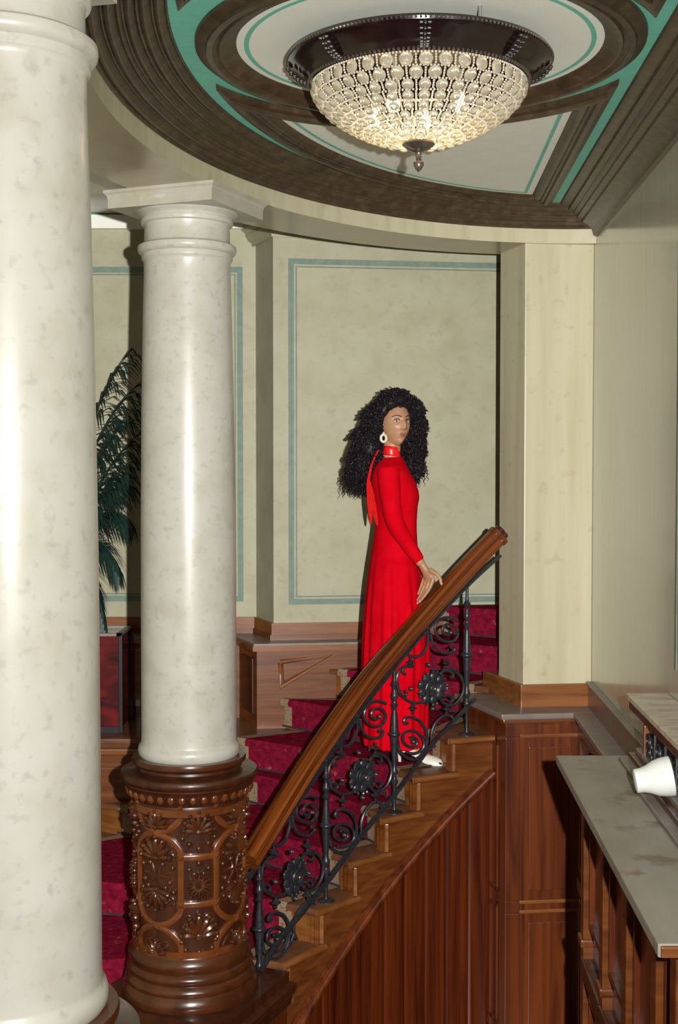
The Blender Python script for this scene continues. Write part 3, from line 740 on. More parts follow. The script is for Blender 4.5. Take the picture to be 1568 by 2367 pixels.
# ------------------------------------------------------------------ columns and carved pedestals
aF, aL_, aR_ = UZ(493, 415, ZS).xy, UZ(238, 440, ZS).xy, UZ(618, 470, ZS).xy
C2 = (aL_ + aR_) / 2
aBk = C2 * 2 - aF
SC2 = 2900 / C2.y
def zc2(y): return UY(436, y, C2.y).z
def r2(px): return px / SC2 / 1.002
colprof = [(r2(h), zc2(y)) for h, y in ((104, 1748), (112, 1744), (117.5, 1736), (118.5, 1726), (116, 1717), (112, 1713), (111, 1708), (110.5, 1690), (110.4, 1500), (109.5, 1200), (106.5, 950), (102.5, 750), (99.5, 640), (99.5, 612),
            (101, 606), (104, 603), (104.5, 597), (104, 592), (108, 590), (112, 586), (113.5, 580), (112.5, 573), (107, 569), (100, 567), (98, 562), (97.5, 530), (99, 524), (104.5, 522), (106, 518), (105.5, 512), (101, 510), (103, 506), (111, 501), (119, 494), (124, 485), (125.5, 477), (125, 468), (123, 462))]
ab0 = 1.104
def sq_scale(pts, c, k): return [tuple(c + (p - c) * k) for p in pts]
SQ2 = [aF, aR_, aBk, aL_]
def make_column(name, label, c, sq, dz=0.0):
    col_ = thing(name, label, 'column', (c.x, c.y, colprof[0][1]), group='cream marble columns')
    MB().lathe([(r, z) for r, z in colprof if z <= zc2(602)], (c.x, c.y, 0), n=72).build('shaft', 'marble', col_, smooth=True)
    MB().lathe([(r, z) for r, z in colprof if z > zc2(606)] + [(r2(120), ab0 + 0.006)], (c.x, c.y, 0), n=72).build('capital', 'marble', col_, smooth=True)
    m = MB(); k0 = 0.93
    for (a, za) in ((k0, ab0),): pass
    lev = [(0.945, ab0), (0.945, ab0 + 0.040), (0.952, ab0 + 0.042), (0.952, ab0 + 0.050), (0.970, ab0 + 0.058), (1.0, ab0 + 0.064), (1.0, ZS)]
    m.grid([[(*p, z) for p in sq_scale(sq, c, k)] for k, z in lev], closed_u=True, cap=True); m.build('abacus', 'capital', col_)
    return col_
make_column('marble_column', 'cream marble column standing on the fully visible carved wooden pedestal beside the handrail', C2, SQ2)
Y1 = C2.y / 1.907
C1 = V((UY(15, 1100, Y1).x, Y1))
c1r = R(-14)
SQ1 = [C1 + Matrix.Rotation(c1r, 2) @ V(p) for p in ((-0.21, -0.21), (0.205, -0.21), (0.205, 0.205), (-0.21, 0.205))]
make_column('marble_column', 'thick cream marble column with grey veining rising in front of the palm', C1, SQ1)

SQ = 1 / SC2
pedprof = [(r2(100), zc2(1742)), (r2(130), zc2(1742)), (r2(132), zc2(1747)), (r2(131), zc2(1754)), (r2(125), zc2(1757)), (r2(121), zc2(1762)), (r2(122), zc2(1767)), (r2(128), zc2(1770)), (r2(150), zc2(1772)), (r2(157), zc2(1774)),
           (r2(160), zc2(1779)), (r2(160), zc2(1786)), (r2(157), zc2(1790)), (r2(153), zc2(1794)), (r2(153), zc2(1797)), (r2(149), zc2(1800)), (r2(146), zc2(1810)), (r2(140), zc2(1822)), (r2(134), zc2(1829)), (r2(132), zc2(1833)), (r2(133), zc2(1836)), (r2(133), zc2(1856)), (r2(130), zc2(1858)),
           (r2(125), zc2(1859)), (r2(125), zc2(2150)), (r2(130), zc2(2151)), (r2(133), zc2(2154)), (r2(133), zc2(2166)), (r2(136), zc2(2170)), (r2(142), zc2(2178)), (r2(144), zc2(2186)), (r2(143), zc2(2194)), (r2(139), zc2(2199)), (r2(139), zc2(2203)),
           (r2(144), zc2(2208)), (r2(147), zc2(2215)), (r2(145), zc2(2222)), (r2(141), zc2(2226)), (r2(145), zc2(2230)), (r2(150), zc2(2237)), (r2(151), zc2(2243)), (r2(149), zc2(2248)), (r2(152), zc2(2252)), (r2(158), zc2(2262)), (r2(159), zc2(2272)), (r2(156), zc2(2280))]
ZPB = pedprof[-1][1]
def cyl(c, th, r, z): return V((c.x + r * math.sin(th), c.y - r * math.cos(th), z))
RD = r2(125)
def motif_palmette(c, th, z, s, up=1, name='palmette', parent=None):
    s *= 1.25; m = MB(); base = cyl(c, th, RD, z); n = V((math.sin(th), -math.cos(th), 0)); rt = V((math.cos(th), math.sin(th), 0)); u = V((0, 0, up))
    for k in range(-3, 4):
        a = k * R(27); L = s * (1.0 - 0.07 * abs(k)); d = u * math.cos(a) + rt * math.sin(a); sd = n.cross(d)
        M = Matrix((sd, n, d)).transposed()
        m.ell(base + d * L * 0.55 + n * 0.005, s * 0.17, 0.018, L * 0.5, M, nu=8, nv=6)
        m.ell(base + d * L * 0.98 + n * 0.010, s * 0.14, 0.016, s * 0.12, M, nu=8, nv=5)
    m.ell(base + n * 0.006, s * 0.2, 0.014, s * 0.16, Matrix((rt, n, u)).transposed(), nu=8, nv=5)
    return m.build(name, 'wood_carved', parent, smooth=True)
def motif_berries(c, th, z, s, parent, spots):
    for dx, dz in spots:
        MB().ell(cyl(c, th + dx * s / RD, RD + 0.005, z + dz * s), 0.013, 0.013, 0.013, nu=8, nv=6).build('berry', 'wood_carved', parent, smooth=True)
def motif_stem(c, pts, r, parent, name='tendril'):
    q = catmull([cyl(c, t_, RD + 0.001, z_) for t_, z_ in pts], 6)
    return MB().tube(q, r, n=6).build(name, 'wood_carved', parent, smooth=True)
def zfront(y): return UY(441, y, C2.y - RD).z
def make_pedestal(c, label, full=True):
    pd = thing('column_pedestal', label, 'pedestal', (c.x, c.y, ZPB), group='wooden column pedestals')
    iD = [k for k, q in enumerate(pedprof) if abs(q[0] - RD) < 1e-6]
    MB().lathe(pedprof[:iD[0]], (c.x, c.y, 0), n=96).build('turned_cap', 'wood_carved', pd, smooth=True)
    MB().lathe(pedprof[iD[0] - 1:iD[1] + 2], (c.x, c.y, 0), n=96).build('drum', 'wood_dark', pd, smooth=True)
    MB().lathe(pedprof[iD[1] + 1:], (c.x, c.y, 0), n=96).build('turned_base', 'wood_carved', pd, smooth=True)
    if not full: return pd
    MB().lathe([(r2(132), zc2(1838)), (r2(134.2), zc2(1839)), (r2(134.2), zc2(1854)), (r2(132), zc2(1855))], (c.x, c.y, 0), n=96, cap=False).build('top_band', 'wood_strap', pd, smooth=True)
    MB().lathe([(r2(132), zc2(2152)), (r2(134.2), zc2(2153)), (r2(134.2), zc2(2166)), (r2(132), zc2(2167))], (c.x, c.y, 0), n=96, cap=False).build('base_band', 'wood_strap', pd, smooth=True)
    # egg and dart
    egg0 = MB()
    zE = zc2(1814)
    for k in range(36):
        th = 2 * PI * k / 36
        m = MB(); p = cyl(c, th, r2(141.5), zE); n = V((math.sin(th), -math.cos(th), 0)); M = Matrix((V((math.cos(th), math.sin(th), 0)), n, V((0, 0, 1)))).transposed()
        m.ell(p, 0.0165, 0.016, 0.022, M, nu=8, nv=6); m.build('egg', 'wood_strap', pd, smooth=True)
        m = MB(); th2 = th + PI / 36; p = cyl(c, th2, r2(143), zE)
        n2 = V((math.sin(th2), -math.cos(th2), 0)); rt = V((math.cos(th2), math.sin(th2), 0))
        m.add([p + rt * 0.011 + V((0, 0, 0.02)), p - rt * 0.011 + V((0, 0, 0.02)), p + V((0, 0, -0.03)) - n2 * 0.01, p + n2 * 0.010 + V((0, 0, 0.008))], [(0, 1, 3), (1, 2, 3), (2, 0, 3), (0, 2, 1)])
        m.build('dart', 'wood_carved', pd)
    zA, zB, zC_, zD, zE_, zF_ = [zfront(y) for y in (1866, 1929, 1982, 2091, 2144, 2212)]
    sr = RD + 0.006; ho, hp = R(27), R(18)
    def strap(pts, closed=False):
        q = catmull([cyl(c, t_, sr, z_) for t_, z_ in pts], 5)
        prof_ = [(-0.0085, -0.008), (0.0085, -0.008), (0.0085, 0.008), (-0.0085, 0.008)]
        m = MB(); rows = []
        for i_, p in enumerate(q):
            t = (q[min(i_ + 1, len(q) - 1)] - q[max(i_ - 1, 0)]).normalized()
            n = V((p.x - c.x, p.y - c.y, 0)).normalized(); b = n.cross(t).normalized()
            rows.append([p + b * -0.013 - n * 0.01, p + b * -0.013 + n * 0.005, p + b * -0.009 + n * 0.008, p + b * 0.009 + n * 0.008, p + b * 0.013 + n * 0.005, p + b * 0.013 - n * 0.01])
        m.grid(rows, closed_u=True, cap=True); return m.build('strap', 'wood_strap', pd, smooth=True)
    def node(th, z, s=0.017):
        n = V((math.sin(th), -math.cos(th), 0)); rt = V((math.cos(th), math.sin(th), 0)); p = cyl(c, th, sr, z); u = V((0, 0, 1))
        b = [p + rt * a + u * d + n * 0.004 for a, d in ((-s, -s), (s, -s), (s, s), (-s, s))]; a_ = p + n * 0.017
        bb = [q - n * 0.012 for q in b]
        MB().add(b + [a_] + bb, [(0, 1, 4), (1, 2, 4), (2, 3, 4), (3, 0, 4), (5, 6, 1, 0), (6, 7, 2, 1), (7, 8, 3, 2), (8, 5, 0, 3)]).build('stud', 'wood_strap', pd)
    for k in range(4):
        t0 = R(-29) + k * PI / 2; tp = t0 + PI / 4
        for s_ in (-1, 1):
            e = t0 + s_ * ho
            strap([(e, zA), (e - s_ * 0.02, lerp(zA, zB, 0.45)), (t0 + s_ * ho * 0.55, lerp(zA, zB, 0.82)), (t0, zB)])
            strap([(t0, zB), (t0 + s_ * ho * 0.55, lerp(zB, zC_, 0.2)), (e - s_ * 0.03, lerp(zB, zC_, 0.62)), (e, zC_), (e, lerp(zC_, zD, 0.5)), (e, zD), (e - s_ * 0.03, lerp(zD, zE_, 0.38)), (t0 + s_ * ho * 0.55, lerp(zD, zE_, 0.8)), (t0, zE_)])
            strap([(t0, zE_), (t0 + s_ * ho * 0.55, lerp(zE_, zF_, 0.18)), (e - s_ * 0.02, lerp(zE_, zF_, 0.55)), (e, zF_)])
            for zz in (zA, zC_, zD, zF_): node(e, zz)
        for zz in (zC_, zD): strap([(t0 + ho, zz), (tp, zz), (t0 + ho + 2 * hp, zz)])
        node(t0, zB); node(t0, zE_)
        # carved leaves and berries
        motif_palmette(c, t0, lerp(zA, zB, 0.80), 0.058, 1, parent=pd)
        motif_palmette(c, t0, lerp(zC_, zD, 0.05), 0.075, 1, parent=pd)
        motif_palmette(c, t0, lerp(zC_, zD, 0.72), 0.070, -1, parent=pd)
        motif_stem(c, [(t0 - 0.28, lerp(zC_, zD, 0.38)), (t0, lerp(zC_, zD, 0.40)), (t0 + 0.28, lerp(zC_, zD, 0.42))], 0.008, pd)
        motif_stem(c, [(t0 - 0.30, lerp(zC_, zD, -0.1)), (t0 - 0.12, lerp(zC_, zD, 0.15)), (t0 - 0.05, lerp(zC_, zD, 0.45)), (t0 - 0.2, lerp(zC_, zD, 0.65))], 0.006, pd)
        motif_stem(c, [(t0 + 0.30, lerp(zC_, zD, -0.1)), (t0 + 0.12, lerp(zC_, zD, 0.15)), (t0 + 0.05, lerp(zC_, zD, 0.45)), (t0 + 0.2, lerp(zC_, zD, 0.65))], 0.006, pd)
        motif_berries(c, t0, lerp(zC_, zD, 0.3), 0.08, pd, [(-0.95, 0.2), (0.95, 0.2), (-0.8, -0.6), (0.8, -0.6), (-0.55, -0.9), (0.55, -0.9), (0.4, 0.35), (-0.4, 0.35), (-1.0, -1.1), (1.0, -1.1)])
        motif_palmette(c, t0, lerp(zE_, zF_, 0.95), 0.05, 1, parent=pd)
        motif_stem(c, [(t0 - 0.34, lerp(zE_, zF_, 0.85)), (t0 - 0.18, lerp(zE_, zF_, 0.5)), (t0, lerp(zE_, zF_, 0.75)), (t0 + 0.18, lerp(zE_, zF_, 0.5)), (t0 + 0.34, lerp(zE_, zF_, 0.85))], 0.007, pd)
        motif_palmette(c, tp, lerp(zA, zC_, 0.50), 0.070, 1, parent=pd)
        motif_berries(c, tp, lerp(zA, zC_, 0.62), 0.08, pd, [(-0.6, 0.25), (0.6, 0.25), (-0.85, 0.0), (0.85, 0.0), (-0.5, -0.3), (0.5, -0.3), (0, -0.55), (-0.3, 0.9), (0.3, 0.9)])
        motif_stem(c, [(tp - 0.24, lerp(zA, zC_, 0.9)), (tp, lerp(zA, zC_, 0.7)), (tp + 0.24, lerp(zA, zC_, 0.9))], 0.004, pd)
        for sx in (-1, 1):
            for (t9, z9, r9) in ((t0, lerp(zC_, zD, 0.02), 0.016), (t0, lerp(zC_, zD, 0.95), 0.016), (tp, lerp(zA, zC_, 0.30), 0.015), (tp, lerp(zD, zF_, 0.30), 0.017), (t0, lerp(zA, zB, 0.35), 0.012)):
                tc9 = t9 + sx * (0.27 if t9 == t0 else 0.20)
                if t9 == t0 and r9 == 0.012: tc9 = t9 + sx * 0.22
                motif_stem(c, [(tc9 + sx * (r9 * (0.35 + 0.11 * q)) * math.cos(q * 0.9) / RD, z9 + (r9 * (0.35 + 0.11 * q)) * math.sin(q * 0.9)) for q in range(11)], 0.0052, pd, 'curl')
        motif_palmette(c, tp, lerp(zC_, zD, 0.62), 0.045, 1, name='rosette', parent=pd); motif_palmette(c, tp, lerp(zC_, zD, 0.62), 0.045, -1, name='rosette', parent=pd)
        motif_berries(c, tp, lerp(zC_, zD, 0.25), 0.05, pd, [(-0.8, 0), (0.8, 0), (0, 0.5), (-0.4, -0.4), (0.4, -0.4)])
        motif_palmette(c, tp, lerp(zD, zF_, 0.62), 0.080, 1, parent=pd)
        motif_berries(c, tp, lerp(zD, zF_, 0.75), 0.08, pd, [(-0.9, 0.1), (0.9, 0.1), (-0.7, -0.3), (0.7, -0.3), (0, -0.45), (-0.25, -0.5), (0.25, -0.5)])
    return pd
make_pedestal(C2, 'round wooden pedestal carved with strapwork and leaves at the foot of the handrail')
make_pedestal(C1, 'turned wooden pedestal showing only its top rim under the column in front of the palm', full=False)
# square plinths under the pedestals
def plinth(c, sq, label):
    pl = thing('plinth', label, 'plinth', (c.x, c.y, FLOOR), group='square plinths')
    m = MB(); lev = [(1.27, ZPB - 0.0), (1.27, ZPB - 0.045), (1.33, ZPB - 0.05), (1.37, ZPB - 0.06), (1.37, ZPB - 0.085), (1.35, ZPB - 0.095), (1.31, ZPB - 0.115), (1.29, ZPB - 0.15)]
    m.grid([[(*p, z) for p in sq_scale(sq, c, k)] for k, z in lev], closed_u=True, cap=True); m.build('plinth_cap', 'wood_dark', pl)
    MB().prism(sq_scale(sq, c, 1.24), FLOOR, ZPB - 0.14).build('plinth_body', 'wood_v', pl)
plinth(C2, SQ2, 'square moulded wooden plinth beneath the carved pedestal at the stair foot')

plinth(C1, [p - C2 + C1 for p in SQ2], 'square wooden plinth hidden low beneath the column in front of the palm')

# ------------------------------------------------------------------ balustrade
bl = thing('stair_balustrade', 'black wrought-iron stair balustrade with scrolls, rosettes and moulded wooden handrail', 'balustrade', (0.25, 6.3, -1.75))
BO = 0.055
def bt(px): return t_px(px, BO)
def bpt(px, py):
    p = Eo(bt(px), BO); return V((p.x, p.y, UY(px, py, p.y).z))
rail_px = [(572, 1990), (605, 1938), (646, 1872), (700, 1787), (733, 1737), (790, 1655), (853, 1569), (930, 1478), (1008, 1390), (1080, 1311), (1148, 1240)]
RAILP = catmull([bpt(*p) for p in rail_px], 6)
rp_ = [(-0.044, 0.0), (-0.047, 0.018), (-0.040, 0.034), (-0.022, 0.044), (0, 0.047), (0.022, 0.044), (0.040, 0.034), (0.047, 0.018), (0.044, 0.002), (0.036, -0.004), (0.036, -0.010), (0.042, -0.016), (0.045, -0.026), (0.040, -0.037), (0.030, -0.040), (0.028, -0.047), (0.024, -0.052),
       (-0.024, -0.052), (-0.028, -0.047), (-0.030, -0.040), (-0.040, -0.037), (-0.045, -0.026), (-0.042, -0.016), (-0.036, -0.010), (-0.036, -0.004)]
rail = MB().sweep(rp_, RAILP).build('handrail', 'wood_rail', bl, smooth=True)
uvl = rail.data.uv_layers.new(name='UVMap')
for lp in rail.data.loops:
    vi = lp.vertex_index; uvl.data[lp.index].uv = ((vi // len(rp_)) * 0.02, (vi % len(rp_)) / len(rp_))
e_ = RAILP[-1]; td = (RAILP[-1] - RAILP[-2]).normalized()
MB().sweep([(a * 1.12, b * 1.12) for a, b in rp_], [e_ - td * 0.004, e_ + td * 0.012, e_ + td * 0.02]).build('rail_collar', 'wood_rail', bl, smooth=True)
MB().sweep([(a * 0.8, b * 0.8) for a, b in rp_], [e_ + td * 0.018, e_ + td * 0.035, e_ + td * 0.045]).build('rail_end', 'wood_dark', bl, smooth=True)
# metal bars
ub = catmull([bpt(*p) for p in [(560, 2050), (646, 1916), (754, 1761), (870, 1597), (995, 1447), (1080, 1356), (1158, 1284)]], 6)
flat = [(-0.012, -0.006), (0.012, -0.006), (0.012, 0.006), (-0.012, 0.006)]
MB().sweep(flat, ub).build('upper_bar', 'iron', bl)
def bpt2(px, py):
    p = Eo(t_px(px, 0.03), 0.03); return V((p.x, p.y, UY(px, py, p.y).z))
lb = catmull([bpt2(*p) for p in [(600, 2245), (646, 2172), (700, 2107), (754, 2042), (836, 1932), (913, 1839), (995, 1728), (1050, 1668), (1101, 1615)]], 6)
MB().sweep(flat, lb).build('lower_bar', 'iron', bl)
# balusters
bprof = [(0.0, 0.0), (0.043, 0.0), (0.043, 0.006), (0.036, 0.010), (0.018, 0.014), (0.011, 0.02), (0.009, 0.03), (0.009, 0.17), (0.013, 0.19), (0.019, 0.205), (0.019, 0.22), (0.011, 0.232), (0.010, 0.25), (0.017, 0.268), (0.019, 0.28), (0.017, 0.292), (0.011, 0.31), (0.012, 0.34),
         (0.015, 0.40), (0.021, 0.50), (0.022, 0.522), (0.030, 0.53), (0.032, 0.538), (0.030, 0.546), (0.022, 0.555), (0.021, 0.58), (0.018, 0.64), (0.012, 0.70), (0.011, 0.72), (0.018, 0.733), (0.019, 0.742), (0.012, 0.752), (0.011, 0.77), (0.017, 0.785), (0.019, 0.80), (0.017, 0.815), (0.011, 0.83),
         (0.011, 0.86), (0.017, 0.872), (0.020, 0.88), (0.017, 0.888), (0.010, 0.90), (0.008, 0.92), (0.008, 1.0)]
BPX = [598, 754, 913, 1081]
bz = {598: zt_(7), 754: zt_(5), 913: zt_(3), 1081: zt_(1)}
btop = {598: 1990, 754: 1756, 913: 1541, 1081: 1355}
for px in BPX:
    p = Eo(bt(px), BO); z0 = bz[px]; z1 = UY(px, btop[px], p.y).z
    MB().lathe([(r, z0 + t * (z1 - z0)) for r, t in bprof], (p.x, p.y, 0), n=16).build('baluster', 'iron', bl, smooth=True)
# bay tracery, drawn in one bay and repeated
def crop(cx, cy): return (560 + cx / 2.321, 1180 + cy / 2.321)
def s_of(t, tref):
    return arcs(tref, t) if t >= tref else -arcs(t, tref)
T_ = {px: bt(px) for px in BPX}
tA2, tB2 = T_[754], T_[913]; LB = arcs(tA2, tB2)
def bay_map(a, b):
    ta, tb = T_[a], T_[b]
    za, zb_ = UY(a, btop[a], Eo(ta, BO).y).z, UY(b, btop[b], Eo(tb, BO).y).z
    return ta, tb, za, zb_
zA2, zB2 = bay_map(754, 913)[2:]
def tracer(a, b):
    ta, tb, za, zb_ = bay_map(a, b)
    def f(cx, cy, off=0.0):
        px, py = crop(cx, cy); t = bt(px); u = s_of(t, tA2) / LB
        z = UY(px, py, Eo(t, BO).y).z; rel = z - lerp(zA2, zB2, u)
        tt_ = lerp(ta, tb, u); p = Eo(tt_, BO - off)
        return V((p.x, p.y, lerp(za, zb_, u) + rel))
    return f
def spiral(cx, cy, r0, r1, a0, a1, n=40, sy=1.0):
    return [(cx + lerp(r0, r1, k / n) * math.cos(lerp(a0, a1, k / n)), cy + sy * lerp(r0, r1, k / n) * math.sin(lerp(a0, a1, k / n))) for k in range(n + 1)]
def cm2(p, k=7): return [(q.x, q.y) for q in catmull([V((a, b, 0)) for a, b in p], k)]
SCROLLS = [
    spiral(722, 1100, 14, 82, R(40), R(40 + 360 + 270), n=50) ,
    cm2([(632, 1120), (640, 1170), (670, 1212), (712, 1222), (745, 1212), (757, 1192), (745, 1178), (732, 1188)]),
    cm2([(632, 1040), (614, 1080), (618, 1130), (616, 1180), (596, 1235), (560, 1264), (524, 1262), (507, 1240), (520, 1222), (532, 1236)]),
    cm2([(506, 1372), (494, 1362), (492, 1342), (512, 1322), (548, 1318)]) + cm2([(548, 1318), (500, 1330), (468, 1372), (464, 1430), (486, 1490), (536, 1522), (590, 1512), (600, 1490)]),
    cm2([(500, 1462), (510, 1480), (498, 1496), (478, 1486), (476, 1462)]),
    cm2([(730, 1348), (744, 1352), (748, 1332), (730, 1318), (700, 1322), (680, 1345)]),
    cm2([(690, 1320), (740, 1306), (786, 1336), (804, 1390), (792, 1450), (755, 1500), (716, 1506), (690, 1490)]),
    cm2([(722, 1482), (736, 1488), (746, 1470), (732, 1454), (712, 1458)]),
    spiral(537, 1735, 14, 74, R(-140), R(-140 + 360 + 250), n=50),
    cm2([(520, 1636), (508, 1646), (498, 1634), (508, 1614), (540, 1606), (580, 1622), (610, 1672), (612, 1740), (592, 1800), (550, 1838), (506, 1832), (476, 1796), (466, 1745)]),
    cm2([(742, 1594), (752, 1584), (742, 1568), (716, 1564), (684, 1584), (652, 1630), (638, 1680), (640, 1720), (655, 1750)]),
    cm2([(592, 1800), (622, 1765), (640, 1720)]),
]
BEADS = [(615, 1298), (525, 1445), (708, 1412), (636, 1538), (728, 1103), (537, 1738)]
DIAMONDS = [(530, 1300), (715, 1275), (540, 1555), (715, 1528)]
for a, b in ((598, 754), (754, 913), (913, 1081)):
    f = tracer(a, b)
    for sc_ in SCROLLS:
        MB().tube([f(x, y) for x, y in sc_], 0.0080, n=7).build('scroll', 'iron', bl, smooth=True)
    for x, y in BEADS:
        MB().ell(f(x, y, 0.012), 0.013, 0.013, 0.013, nu=10, nv=8).build('bead', 'iron', bl, smooth=True)
        MB().ell(f(x, y, 0.022), 0.0055, 0.0055, 0.0055, nu=8, nv=6).build('bead_tip', 'brass', bl, smooth=True)
    for x, y in DIAMONDS:
        p = f(x, y)
        MB().lathe([(0.004, -0.03), (0.008, -0.022), (0.006, -0.016), (0.012, -0.008), (0.024, -0.002), (0.024, 0.002), (0.012, 0.008), (0.006, 0.016), (0.008, 0.022), (0.004, 0.03)], p, n=8).build('knot', 'iron', bl, smooth=True)
    # rosette facing the hall
    cx_, cy_ = 635, 1425
    p = f(cx_, cy_, 0.0); q = f(cx_ + 20, cy_); tdir = V((q.x - p.x, q.y - p.y, 0)).normalized(); n = V((tdir.y, -tdir.x, 0))
    ros = thing('rosette', None, None, (0, 0, 0)); ros.parent = bl; ros.matrix_parent_inverse = Matrix.Translation(-bl.location)
    MB().lathe([(0.0, 0.03), (0.012, 0.032), (0.02, 0.028), (0.028, 0.034), (0.034, 0.036), (0.038, 0.03), (0.036, 0.016), (0.05, 0.008), (0.05, -0.004), (0.0, -0.006)], p, axis=n, n=24, cap=False).build('cup', 'iron', ros, smooth=True)
    MB().ell(p + n * 0.04, 0.011, 0.011, 0.011, nu=10, nv=8).build('boss', 'brass', ros, smooth=True)
    for k in range(9):
        a_ = 2 * PI * k / 9; d = tdir * math.cos(a_) + V((0, 0, 1)) * math.sin(a_); sd = n.cross(d)
        m = MB(); M = Matrix((sd, n, d)).transposed()
        m.ell(p + d * 0.062 + n * 0.010, 0.026, 0.010, 0.026, M, nu=10, nv=6)
        m.ell(p + d * 0.084 + n * 0.018 + sd * 0.012, 0.010, 0.009, 0.009, M, nu=7, nv=5)
        m.ell(p + d * 0.084 + n * 0.018 - sd * 0.012, 0.010, 0.009, 0.009, M, nu=7, nv=5)
        m.build('petal', 'iron', ros, smooth=True)

# ------------------------------------------------------------------ chandelier
ch = thing('chandelier', 'bowl chandelier of crystal beads with dark bronze rim hanging under the oval ceiling', 'chandelier', (CC.x, CC.y, ZC))
cc = (CC.x, CC.y, 0)
ZR, RR, RB, ZB = 1.303, 0.424, 0.343, 1.232
MB().lathe([(0.335, ZB + 0.01), (RB + 0.004, ZB - 0.002), (RB + 0.012, ZB + 0.004), (RB + 0.016, ZB + 0.016), (RB + 0.03, ZB + 0.028), (RB + 0.05, ZB + 0.046), (RB + 0.064, ZB + 0.056), (RR - 0.012, ZR - 0.012), (RR - 0.003, ZR - 0.008), (RR, ZR), (RR - 0.003, ZR + 0.008),
            (RR - 0.014, ZR + 0.012), (RR - 0.03, ZR + 0.012), (0.30, ZR + 0.016), (0.02, ZR + 0.02)], cc, n=96, cap=False).build('rim', 'bronze', ch, smooth=True)
def bead_ring(r, z, n, br, name, mat):
    m = MB()
    for k in range(n):
        a = 2 * PI * k / n; m.ell((CC.x + r * math.cos(a), CC.y + r * math.sin(a), z), br, br, br, nu=5, nv=4)
    o = m.build(name, mat, ch, smooth=True, fix=False); o['kind'] = 'stuff'; return o
bead_ring(RB + 0.012, ZB + 0.002, 150, 0.0055, 'bead_trim', 'silver_bead')
bead_ring(RR + 0.001, ZR - 0.004, 190, 0.0045, 'bead_trim', 'silver_bead')
for k in range(8):
    a = R(-91) + 2 * PI * k / 8; d = V((math.cos(a), math.sin(a), 0)); s_ = V((-d.y, d.x, 0)); m = MB()
    for j in range(7):
        u = j / 6; r = lerp(RR - 0.004, RB + 0.012, u); z = lerp(ZR - 0.012, ZB + 0.012, u) - 0.006 - 0.010 * math.sin(PI * u)
        p = V((CC.x, CC.y, z)) + d * r; w = 0.012 - 0.004 * u
        for e in (-1, 1): m.ell(p + s_ * e * w, 0.009, 0.006, 0.005, nu=6, nv=5)
        m.ell(p, 0.006, 0.006, 0.007, nu=6, nv=5)
    m.build('leaf_bracket', 'pewter', ch, smooth=True)
for k in range(3):
    a = R(62) + 2 * PI * k / 3; p = (CC.x + 0.30 * math.cos(a), CC.y + 0.30 * math.sin(a))
    MB().lathe([(0.006, ZR + 0.01), (0.006, ZC)], (*p, 0), n=10).build('hanging_rod', 'zinc', ch)
p = (CC.x + 0.155, CC.y - 0.37); MB().lathe([(0.006, ZR + 0.01), (0.006, ZC)], (*p, 0), n=10).build('hanging_rod', 'zinc', ch)
# bowl profile
bowl = [(0.340, 1.228), (0.338, 1.205), (0.328, 1.185), (0.310, 1.163), (0.285, 1.140), (0.252, 1.117), (0.213, 1.095), (0.168, 1.074), (0.118, 1.056), (0.07, 1.044)]
def bowl_at(u):
    x = u * (len(bowl) - 1); i = min(int(x), len(bowl) - 2); f_ = x - i
    return lerp(bowl[i][0], bowl[i + 1][0], f_), lerp(bowl[i][1], bowl[i + 1][1], f_)
L_ = [0]
for i in range(len(bowl) - 1): L_.append(L_[-1] + math.hypot(bowl[i + 1][0] - bowl[i][0], bowl[i + 1][1] - bowl[i][1]))
def bowl_s(s):
    for i in range(len(bowl) - 1):
        if s <= L_[i + 1]:
            f_ = (s - L_[i]) / (L_[i + 1] - L_[i]); return lerp(bowl[i][0], bowl[i + 1][0], f_), lerp(bowl[i][1], bowl[i + 1][1], f_), V((bowl[i + 1][0] - bowl[i][0], bowl[i + 1][1] - bowl[i][1])).normalized()
    return (*bowl[-1], V((-1, 0)))
cm = MB().lathe([(0.0, -0.0075), (0.009, -0.006), (0.016, -0.001), (0.0165, 0.001), (0.012, 0.006), (0.006, 0.0095), (0.0, 0.0105)], n=10, cap=False)
proto = cm.build('crystal', 'crystal', None, smooth=True, fix=True)
rows_n = [36, 36, 36, 34, 32, 29, 24, 18, 12]
step = L_[-1] / len(rows_n); first = True
chain = MB()
